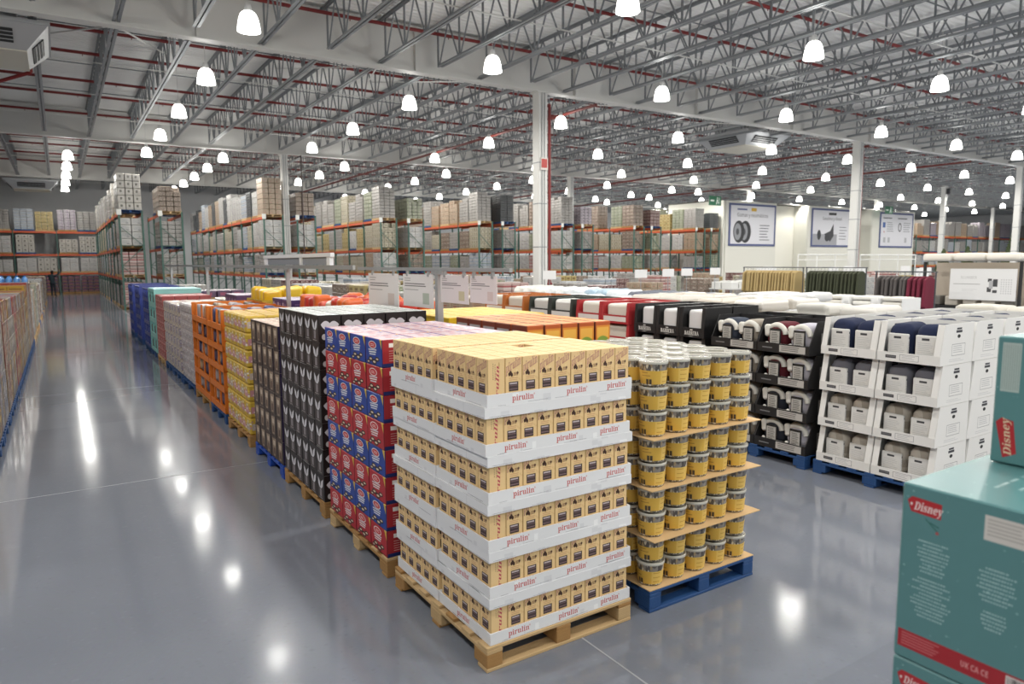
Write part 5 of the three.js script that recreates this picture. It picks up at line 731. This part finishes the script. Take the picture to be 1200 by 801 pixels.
// ------------------------------------------------------------------ teal gift boxes beside the camera
{
  const TX = ROW_X + 0.004, zF = -0.91, BH = 0.468, BW = 0.62, BD = 0.72;
  const speck = (c, w, h) => { for (let i = 0; i < 70; i++) { c.fillStyle = `rgba(190,226,226,${rr(0.15, 0.5)})`; const r = rr(0.8, 3.2); c.beginPath(); c.arc(rnd() * w, rnd() * h, r, 0, 7); c.fill(); } };
  const tealFace = (c, w, h) => {
    c.fillStyle = '#5a898b'; c.fillRect(0, 0, w, h); speck(c, w, h); c.scale(0.58, 1); c.translate(-24, 0);
    c.fillStyle = '#b8262d'; c.beginPath(); c.moveTo(58, 54); c.lineTo(78, 40); c.lineTo(208, 44); c.lineTo(206, 92); c.lineTo(76, 88); c.closePath(); c.fill(); oval(c, 76, 64, 5, 5, '#e8dcd8'); word(c, 'Disney', 148, 68, 36, '#f0e4e0', 'serif', 'italic bold');
    c.strokeStyle = '#2f6b64'; c.lineWidth = 4; c.beginPath(); c.moveTo(140, 100); c.lineTo(196, 132); c.moveTo(160, 108); c.lineTo(200, 118); c.stroke(); oval(c, 194, 136, 7, 5, '#b04a4a');
    const para = (x, y, n, ww) => { for (let i = 0; i < n; i++) { const l = ww * rr(0.5, 1); c.fillStyle = 'rgba(205,228,228,0.75)'; for (let k = 0; k < l; k += 11) c.fillRect(x - l / 2 + k, y + i * 12, rr(5, 9), 4.5); } };
    para(180, 170, 9, 150); para(180, 290, 11, 170); para(440, 190, 9, 170); para(440, 320, 5, 110); para(690, 200, 8, 130); para(900, 180, 12, 200); para(1120, 260, 9, 170);
    c.fillStyle = '#d4cfc9'; c.fillRect(380, 36, 190, 74); lines(c, 392, 46, 160, 5, 11, '#b4afaa', 4);
    c.fillStyle = '#a8222b'; c.fillRect(50, 478, 900, 58); lines(c, 66, 486, 180, 5, 9, '#c86a6c', 4); word(c, 'UK CA CE', 380, 508, 26, '#d99a98'); c.fillStyle = '#e4dcd8'; c.fillRect(500, 484, 96, 46); for (let i = 0; i < 16; i++) { c.fillStyle = '#2a2224'; c.fillRect(506 + i * 5.4, 488, rr(1, 3.6), 38); }
  };
  const topFace = (c, w, h) => { c.fillStyle = '#5a898b'; c.fillRect(0, 0, w, h); speck(c, w, h); for (let i = 0; i < 7; i++) { c.fillStyle = 'rgba(222,240,240,0.7)'; for (let k = 0; k < 260; k += 13) if (rnd() < 0.85) c.fillRect(180 + i * 6 + k, 120 + i * 34, rr(6, 11), 7); } };
  const atlas = canvasTex(1536, 1152, (c) => { c.save(); c.beginPath(); c.rect(0, 0, 768, 576); c.clip(); tealFace(c, 768, 576); c.restore(); c.save(); c.translate(768, 0); c.fillStyle = '#5a898b'; c.fillRect(0, 0, 768, 576); speck(c, 768, 576); c.restore(); c.save(); c.translate(0, 576); c.beginPath(); c.rect(0, 0, 768, 576); c.clip(); topFace(c, 768, 576); c.restore(); c.fillStyle = '#5a898b'; c.fillRect(768, 576, 768, 576); });
  const m = texMat(atlas, 0.36, { clearcoat: 0.25, clearcoatRoughness: 0.25 }); const g = carton(BW - 0.004, BH - 0.002, BD, 0.004);
  pallet(ROW_X, 2.95, zF, zF + 1.2, woodMat, 'wooden pallet under the teal gift boxes');
  for (let t = 0; t < 3; t++) for (let i = 0; i < 2; i++) { const o = new THREE.Mesh(g, m); o.position.set(TX + BW / 2 + i * (BW + 0.004), PALLET_H + 0.074 + t * BH, zF + BD / 2 - 0.002); tag(o, 'teal_gift_box', t === 2 ? (i ? 'teal gift box in the upper tier carrying the upright box' : 'teal gift box with red tag and printed text, upper tier') : 'teal gift box in the lower tiers of the pile', 'box', t === 2 ? undefined : 'lower teal gift boxes'); }
  const tray = new THREE.Mesh(bx(1.24, 0.068, 0.76, 0, 0.034, 0), mat(0xc2a173, 0.8)); tray.position.set(ROW_X + 0.625, PALLET_H + 0.002, zF + BD / 2); tag(tray, 'cardboard_slab', 'brown cardboard slab under the teal gift boxes', 'cardboard slab');
  // one box turned on end on top
  const up = canvasTex(1024, 1024, (c) => { c.fillStyle = '#5a898b'; c.fillRect(0, 0, 1024, 1024); speck(c, 1024, 1024); c.fillStyle = '#b4c0bb'; c.fillRect(22, 24, 78, 196); for (let i = 0; i < 8; i++) { c.fillStyle = '#93a29e'; c.fillRect(28 + i * 9, 32, 3, 180); } c.save(); c.translate(62, 400); c.rotate(-Math.PI / 2 - 0.14); c.fillStyle = '#b8262d'; c.beginPath(); c.moveTo(-86, -22); c.lineTo(60, -40); c.lineTo(76, -14); c.lineTo(60, 34); c.lineTo(-70, 36); c.fill(); word(c, 'Disney', -4, 0, 44, '#e8d2b0', 'serif', 'italic bold'); c.restore(); });
  const u = new THREE.Mesh(carton(0.5, 0.352, 0.3, 0.004), texMat(up, 0.36, { clearcoat: 0.25, clearcoatRoughness: 0.25 })); u.position.set(2.16 + 0.25, PALLET_H + 0.074 + 3 * BH + 0.001, -0.875 + 0.15); tag(u, 'teal_gift_box', 'teal gift box turned on its side on top of the pile', 'box');
}
// ------------------------------------------------------------------ white rooms with posters, signs, rails, plants
{
  const wall = mat(0xd9d8cf, 0.7), wall2 = mat(0xe6e4da, 0.7);
  const room = grp(0, 0, 0); struct(room, 'partition');
  for (const [x0, x1, z, m] of [[44.9, 51.2, -38, wall], [51.2, 55.65, -39.4, wall2], [55.65, 62.15, -38, wall], [62.15, 65.7, -39.4, wall2], [65.7, 73.3, -38, wall]]) { const h = 6.95; part(room, 'wall_panel', bx(x1 - x0, h, 0.2, (x0 + x1) / 2, h / 2, z - 0.1), m); if (z < -39) for (const x of [x0 + 0.05, x1 - 0.05]) part(room, 'return_panel', bx(0.1, h, 1.3, x, h / 2, z + 0.7), wall); }
  part(room, 'side_panel', bx(0.2, 6.95, 6, 44.7, 3.475, -41), wall); part(room, 'roof_panel', bx(28.5, 0.12, 6, 59, 7.02, -41.6), mat(0x6d6c68, 0.8)); shade(room);
  const poster = (x0, x1, draw, label) => { const p = grp((x0 + x1) / 2, 5.08, -37.96); const t = canvasTex(384, 224, (c) => { c.fillStyle = '#d4d4da'; c.fillRect(0, 0, 384, 224); draw(c); c.strokeStyle = '#46507c'; c.lineWidth = 7; c.strokeRect(4, 4, 376, 216); }); part(p, 'board', new THREE.BoxGeometry(x1 - x0, 3.3, 0.05), texMat(t, 0.6)); part(p, 'edge_frame', merge([bx(x1 - x0 + 0.1, 0.06, 0.07, 0, 1.67, 0), bx(x1 - x0 + 0.1, 0.06, 0.07, 0, -1.67, 0), bx(0.06, 3.4, 0.07, -(x1 - x0) / 2 - 0.03, 0, 0), bx(0.06, 3.4, 0.07, (x1 - x0) / 2 + 0.03, 0, 0)]), mat(0x59618a, 0.5)); tag(p, 'wall_poster', label, 'poster'); };
  poster(45.3, 51.0, (c) => { c.fillStyle = '#c9a23a'; c.fillRect(176, 18, 44, 18); lines(c, 60, 24, 90, 1, 5, '#55608a', 8); word(c, 'Gomas y neumáticos', 190, 58, 28, '#4a4a50', 'sans-serif', 'normal'); for (const x of [130, 76]) { oval(c, x, 150, 46, 60, '#2c2d31'); oval(c, x - 10, 150, 30, 46, '#8b8d92'); oval(c, x - 10, 150, 12, 18, '#4a4b50'); } lines(c, 250, 110, 90, 6, 16, '#77797f', 5); }, 'large wall poster showing two tyres on a white room');
  poster(56.15, 62.0, (c) => { c.fillStyle = '#2c2c30'; c.fillRect(160, 20, 76, 14); word(c, 'Gasolina y diesel', 196, 56, 26, '#4a4a50', 'sans-serif', 'normal'); c.fillStyle = '#9b9ca2'; c.fillRect(8, 150, 240, 66); c.fillStyle = '#3a3b40'; c.beginPath(); c.moveTo(120, 150); c.lineTo(180, 130); c.lineTo(210, 86); c.lineTo(214, 160); c.lineTo(180, 196); c.fill(); oval(c, 70, 156, 18, 30, '#2b2c30'); oval(c, 150, 170, 24, 24, '#34353a'); lines(c, 270, 104, 84, 5, 18, '#85878d', 5); }, 'large wall poster showing an engine part on a white room');
  poster(67.0, 72.9, (c) => { lines(c, 30, 30, 130, 1, 5, '#5b5d64', 7); lines(c, 200, 30, 150, 1, 5, '#5b5d64', 7); c.fillStyle = '#3f5f9c'; c.fillRect(28, 62, 30, 34); lines(c, 76, 60, 80, 5, 14, '#94969c', 5); c.strokeStyle = '#2b2c30'; c.lineWidth = 7; c.beginPath(); c.ellipse(228, 92, 16, 26, 0, 0, 7); c.stroke(); lines(c, 270, 60, 84, 5, 14, '#94969c', 5); for (const x of [40, 90, 290]) { c.fillStyle = '#a9abb0'; c.fillRect(x, 160, 26, 34); } oval(c, 46, 124, 5, 5, '#b04a44'); }, 'large wall poster of small diagrams on a white room');
  // green running-man signs
  const exitT = canvasTex(128, 64, (c) => { c.fillStyle = '#1f6b4a'; c.fillRect(0, 0, 128, 64); c.fillStyle = '#dfe9e2'; c.fillRect(14, 26, 40, 12); oval(c, 88, 14, 6, 6, '#e6efe9'); c.fillRect(80, 22, 14, 18); c.fillRect(74, 40, 9, 16); c.fillRect(92, 38, 9, 14); c.fillRect(106, 8, 4, 48); });
  for (const [x, y, z, label] of [[42.2, 6.72, -36.8, 'green exit sign hanging near the last rack'], [66.3, 6.85, -36.8, 'green exit sign hanging near the diagram poster']]) { const e = grp(x, y, z); part(e, 'lit_panel', new THREE.BoxGeometry(1.3, 0.7, 0.06), texMat(exitT, 0.5)); for (const s of [-0.5, 0.5]) part(e, 'hanger_rod', rod([s, 0.35, 0], [s, DECK - y - 0.02, 0], 0.012, 5), steel); tag(e, 'exit_sign', label, 'exit sign'); }
  // white tube railing
  const wr = mat(0xe4e4e2, 0.45); for (const [x0, x1, label] of [[29.5, 34, 'white tube railing behind the khaki jackets'], [35.5, 41, 'white tube railing in front of the diagram poster']]) { const r = grp(0, 0, -20.6 - (x0 - 29.5) * 0.08); part(r, 'top_tube', rod([x0, 2.45, 0], [x1, 2.45, 0], 0.03, 8), wr); part(r, 'mid_tube', rod([x0, 2.2, 0], [x1, 2.2, 0], 0.02, 8), wr); for (let x = x0; x <= x1 + 0.01; x += (x1 - x0) / 3) part(r, 'upright', rod([x, 0, 0], [x, 2.45, 0], 0.028, 8), wr); tag(r, 'tube_railing', label, 'railing'); }
  // fire point plate on the first tall column
  const pl = grp(14.37, 5.55, -20.12); part(pl, 'plate', bx(0.3, 0.42, 0.01), mat(0xd9d2cc, 0.6)); part(pl, 'red_square', bx(0.24, 0.3, 0.006, 0, 0.02, 0.007), mat(0xb5423c, 0.5)); tag(pl, 'column_sign', 'small red and white sign fixed high on the first tall column', 'sign');
  // little dark loudspeakers
  for (const [x, z, label] of [[48.7, -38.42, 'small dark loudspeaker high on the column before the tyre poster'], [60.2, -28.62, 'small dark loudspeaker high on the column before the far rack']]) { const s = grp(x, 7.4, z); part(s, 'cabinet', carton(0.34, 0.42, 0.26, 0.02, WHOLE), mat(0x22262e, 0.5)); part(s, 'bracket', bx(0.08, 0.08, 0.04, 0, 0.2, -0.14), steel); tag(s, 'loudspeaker', label, 'loudspeaker'); }
  // artificial trees
  function firTree(x, z, h, label) { const t = grp(x, 0, z); part(t, 'trunk', rod([0, 0, 0], [0, h * 0.95, 0], 0.05, 6), mat(0x4a3a2a, 0.9)); part(t, 'stand', bx(0.7, 0.05, 0.7, 0, 0.025, 0), mat(0x2d3a30, 0.8)); const needles = []; for (let i = 0; i < 130; i++) { const y = rr(0.12, 0.98), r = (1 - y) * 0.95 + 0.08, a = rnd() * 6.283; needles.push(bar([0, y * h + 0.16, 0], [Math.cos(a) * r, y * h - 0.05, Math.sin(a) * r], 0.05, 0.1)); needles.push(bar([Math.cos(a) * r * 0.5, y * h + 0.05, Math.sin(a) * r * 0.5], [Math.cos(a + 0.35) * r, y * h - 0.02, Math.sin(a + 0.35) * r], 0.035, 0.08)); } part(t, 'branches', merge(needles), mat(0x4a5538, 0.9)); tag(t, 'artificial_tree', label, 'tree'); }
  firTree(62, -24.6, 4.6, 'tall dark artificial fir beyond the bedding display'); firTree(58.5, -26.2, 3.1, 'olive artificial fir between the dark firs'); firTree(70, -24.5, 4.2, 'dark artificial fir beside the far rack'); firTree(66, -26.5, 3.2, 'short olive artificial fir under the tall ones'); firTree(55.5, -26.5, 2.9, 'small olive artificial fir by the slim column');
  // white price cards standing among the far displays
  const cardM = mat(0xe6e6e6, 0.6); const spots = [[16.6, -17.6], [18.6, -18.3], [20.2, -18.9], [22.6, -19.6], [24.2, -18.6], [26.5, -19.8], [27.5, -17.5], [25, -14.8], [24.2, -12.2], [26.8, -13.4], [13.2, -18.2], [29.5, -22.2], [31.5, -19.3], [33, -17.4]];
  spots.forEach(([x, z]) => { const g = grp(x, 0, z, -0.6); part(g, 'stem', rod([0, 0, 0], [0, 1.75, 0], 0.014, 6), steel); part(g, 'foot', bx(0.3, 0.02, 0.3, 0, 0.01, 0), steel); part(g, 'card', bx(0.42, 0.28, 0.012, 0, 1.76, 0.02), cardM); tag(g, 'price_card', 'white price card on a thin stem among the far displays', 'price card', 'white price cards among the far displays'); });
  // low display tables between the clothes and the racks
  const tops = [[26, -16.5, 0x2c2d33, 'black and white boxed goods'], [28.6, -18.2, 0xc9a22e, 'yellow boxed goods'], [30.8, -16.2, 0xa3262c, 'red boxed goods'], [24.6, -20.1, 0xd6d6d4, 'white boxed goods'], [33.5, -15, 0x3a4a78, 'blue boxed goods'], [28.8, -12.4, 0x8d8a86, 'grey boxed goods'], [31.5, -11, 0xb9a88c, 'tan boxed goods']];
  tops.forEach(([x, z, col, what]) => { const t = grp(x, 0, z); part(t, 'table_top', bx(2.2, 0.05, 1.2, 0, 1.0, 0), mat(0xcfcfcd, 0.6)); for (const a of [-1, 1]) for (const b of [-1, 1]) part(t, 'leg', bx(0.06, 0.975, 0.06, a * 1.02, 0.4875, b * 0.52), steel); tag(t, 'display_table', `white display table carrying ${what}`, 'table'); for (let i = 0; i < 4; i++) for (let j = 0; j < 2; j++) { const o = new THREE.Mesh(carton(0.44, 0.26 + 0.04 * (i % 2), 0.5, 0.01, WHOLE), mat(j ? 0xdcdcda : col, 0.5)); o.position.set(x - 0.8 + i * 0.53, 1.026, z - 0.28 + j * 0.56); tag(o, 'boxed_item', `${j ? 'pale' : 'coloured'} box on the table of ${what}`, 'box', `boxes on the table of ${what}`); } });
}
// ------------------------------------------------------------------ person reaching up at the end of the long aisle
{
  const J = { hipL: [-0.09, 0.9, 0], hipR: [0.09, 0.9, 0.02], kneeL: [-0.11, 0.49, 0.03], kneeR: [0.12, 0.5, 0.07], ankL: [-0.12, 0.09, -0.02], ankR: [0.13, 0.09, 0.05], toeL: [-0.13, 0.04, 0.13], toeR: [0.15, 0.04, 0.2], pel: [0, 0.96, 0], chest: [0.01, 1.3, 0.0], neck: [0.01, 1.5, 0.01], head: [0.0, 1.63, 0.03], shL: [-0.18, 1.42, 0], shR: [0.19, 1.42, 0], elL: [-0.36, 1.55, 0.1], haL: [-0.4, 1.8, 0.16], elR: [0.24, 1.16, 0.06], haR: [0.14, 0.98, 0.18] };
  const bones = [['hipL', 'kneeL', 0.09, 0.062], ['kneeL', 'ankL', 0.06, 0.042], ['ankL', 'toeL', 0.042, 0.034], ['hipR', 'kneeR', 0.09, 0.062], ['kneeR', 'ankR', 0.06, 0.042], ['ankR', 'toeR', 0.042, 0.034], ['pel', 'chest', 0.14, 0.15], ['hipL', 'hipR', 0.1, 0.1], ['shL', 'shR', 0.09, 0.09], ['chest', 'neck', 0.11, 0.055], ['neck', 'head', 0.05, 0.06], ['shL', 'elL', 0.062, 0.045], ['elL', 'haL', 0.042, 0.034], ['shR', 'elR', 0.062, 0.045], ['elR', 'haR', 0.042, 0.034]];
  const N = 64, S = 1.05, mc = new MarchingCubes(N, new THREE.MeshBasicMaterial(), false, false, 60000); mc.isolation = 0; const C = [0, 0.96, 0.05];
  const sd = (p) => { let d = 1e3; for (const [a, b, ra, rb] of bones) { const A = J[a], B = J[b]; const ab = [B[0] - A[0], B[1] - A[1], B[2] - A[2]], ap = [p[0] - A[0], p[1] - A[1], p[2] - A[2]]; const t = Math.max(0, Math.min(1, (ab[0] * ap[0] + ab[1] * ap[1] + ab[2] * ap[2]) / (ab[0] ** 2 + ab[1] ** 2 + ab[2] ** 2))); const q = Math.hypot(ap[0] - ab[0] * t, ap[1] - ab[1] * t, ap[2] - ab[2] * t) - (ra + (rb - ra) * t); const k = 0.045, h = Math.max(k - Math.abs(d - q), 0) / k; d = Math.min(d, q) - h * h * k * 0.25; } const hd = Math.hypot((p[0] - J.head[0]) / 0.8, p[1] - J.head[1] - 0.03, (p[2] - J.head[2]) / 0.92) - 0.118; const k = 0.03, h = Math.max(k - Math.abs(d - hd), 0) / k; return Math.min(d, hd) - h * h * k * 0.25; };
  for (let k = 0; k < N; k++) for (let j = 0; j < N; j++) for (let i = 0; i < N; i++) mc.field[k * N * N + j * N + i] = -sd([C[0] + ((i - N / 2) / (N / 2)) * S, C[1] + ((j - N / 2) / (N / 2)) * S, C[2] + ((k - N / 2) / (N / 2)) * S]);
  mc.update(); const n = mc.count; const g = new THREE.BufferGeometry(); const pos = mc.positionArray.slice(0, n * 3), nor = mc.normalArray.slice(0, n * 3), col = new Float32Array(n * 3);
  const skin = new THREE.Color(0x9a6f55), shirt = new THREE.Color(0x23343c), trousers = new THREE.Color(0x1f2a33), shoe = new THREE.Color(0x1a1a1c), hair = new THREE.Color(0x1d1714);
  for (let i = 0; i < n; i++) { const x = pos[i * 3] = C[0] + pos[i * 3] * S, y = pos[i * 3 + 1] = C[1] + pos[i * 3 + 1] * S, z = pos[i * 3 + 2] = C[2] + pos[i * 3 + 2] * S; let c = y > 1.69 && Math.abs(x) < 0.16 ? hair : y > 1.5 && Math.abs(x) < 0.16 ? (z < 0.0 ? hair : skin) : y < 0.1 ? shoe : y < 0.95 && Math.abs(x) < 0.22 && !(x > 0.1 && z > 0.13) ? trousers : shirt; if (Math.hypot(x - J.haL[0], y - J.haL[1], z - J.haL[2]) < 0.1 || Math.hypot(x - J.haR[0], y - J.haR[1], z - J.haR[2]) < 0.08) c = skin; col.set([c.r, c.g, c.b], i * 3); }
  g.setAttribute('position', new THREE.BufferAttribute(pos, 3)); g.setAttribute('normal', new THREE.BufferAttribute(nor, 3)); g.setAttribute('color', new THREE.BufferAttribute(col, 3));
  const m = new THREE.Mesh(g, new THREE.MeshPhysicalMaterial({ vertexColors: true, roughness: 0.8 })); m.position.set(-0.42, 0.005, -57.5); m.rotation.y = Math.PI * 0.85; tag(m, 'person', 'person in dark clothes reaching up beside the goods at the aisle end', 'person');
}
renderer.render(scene, camera);
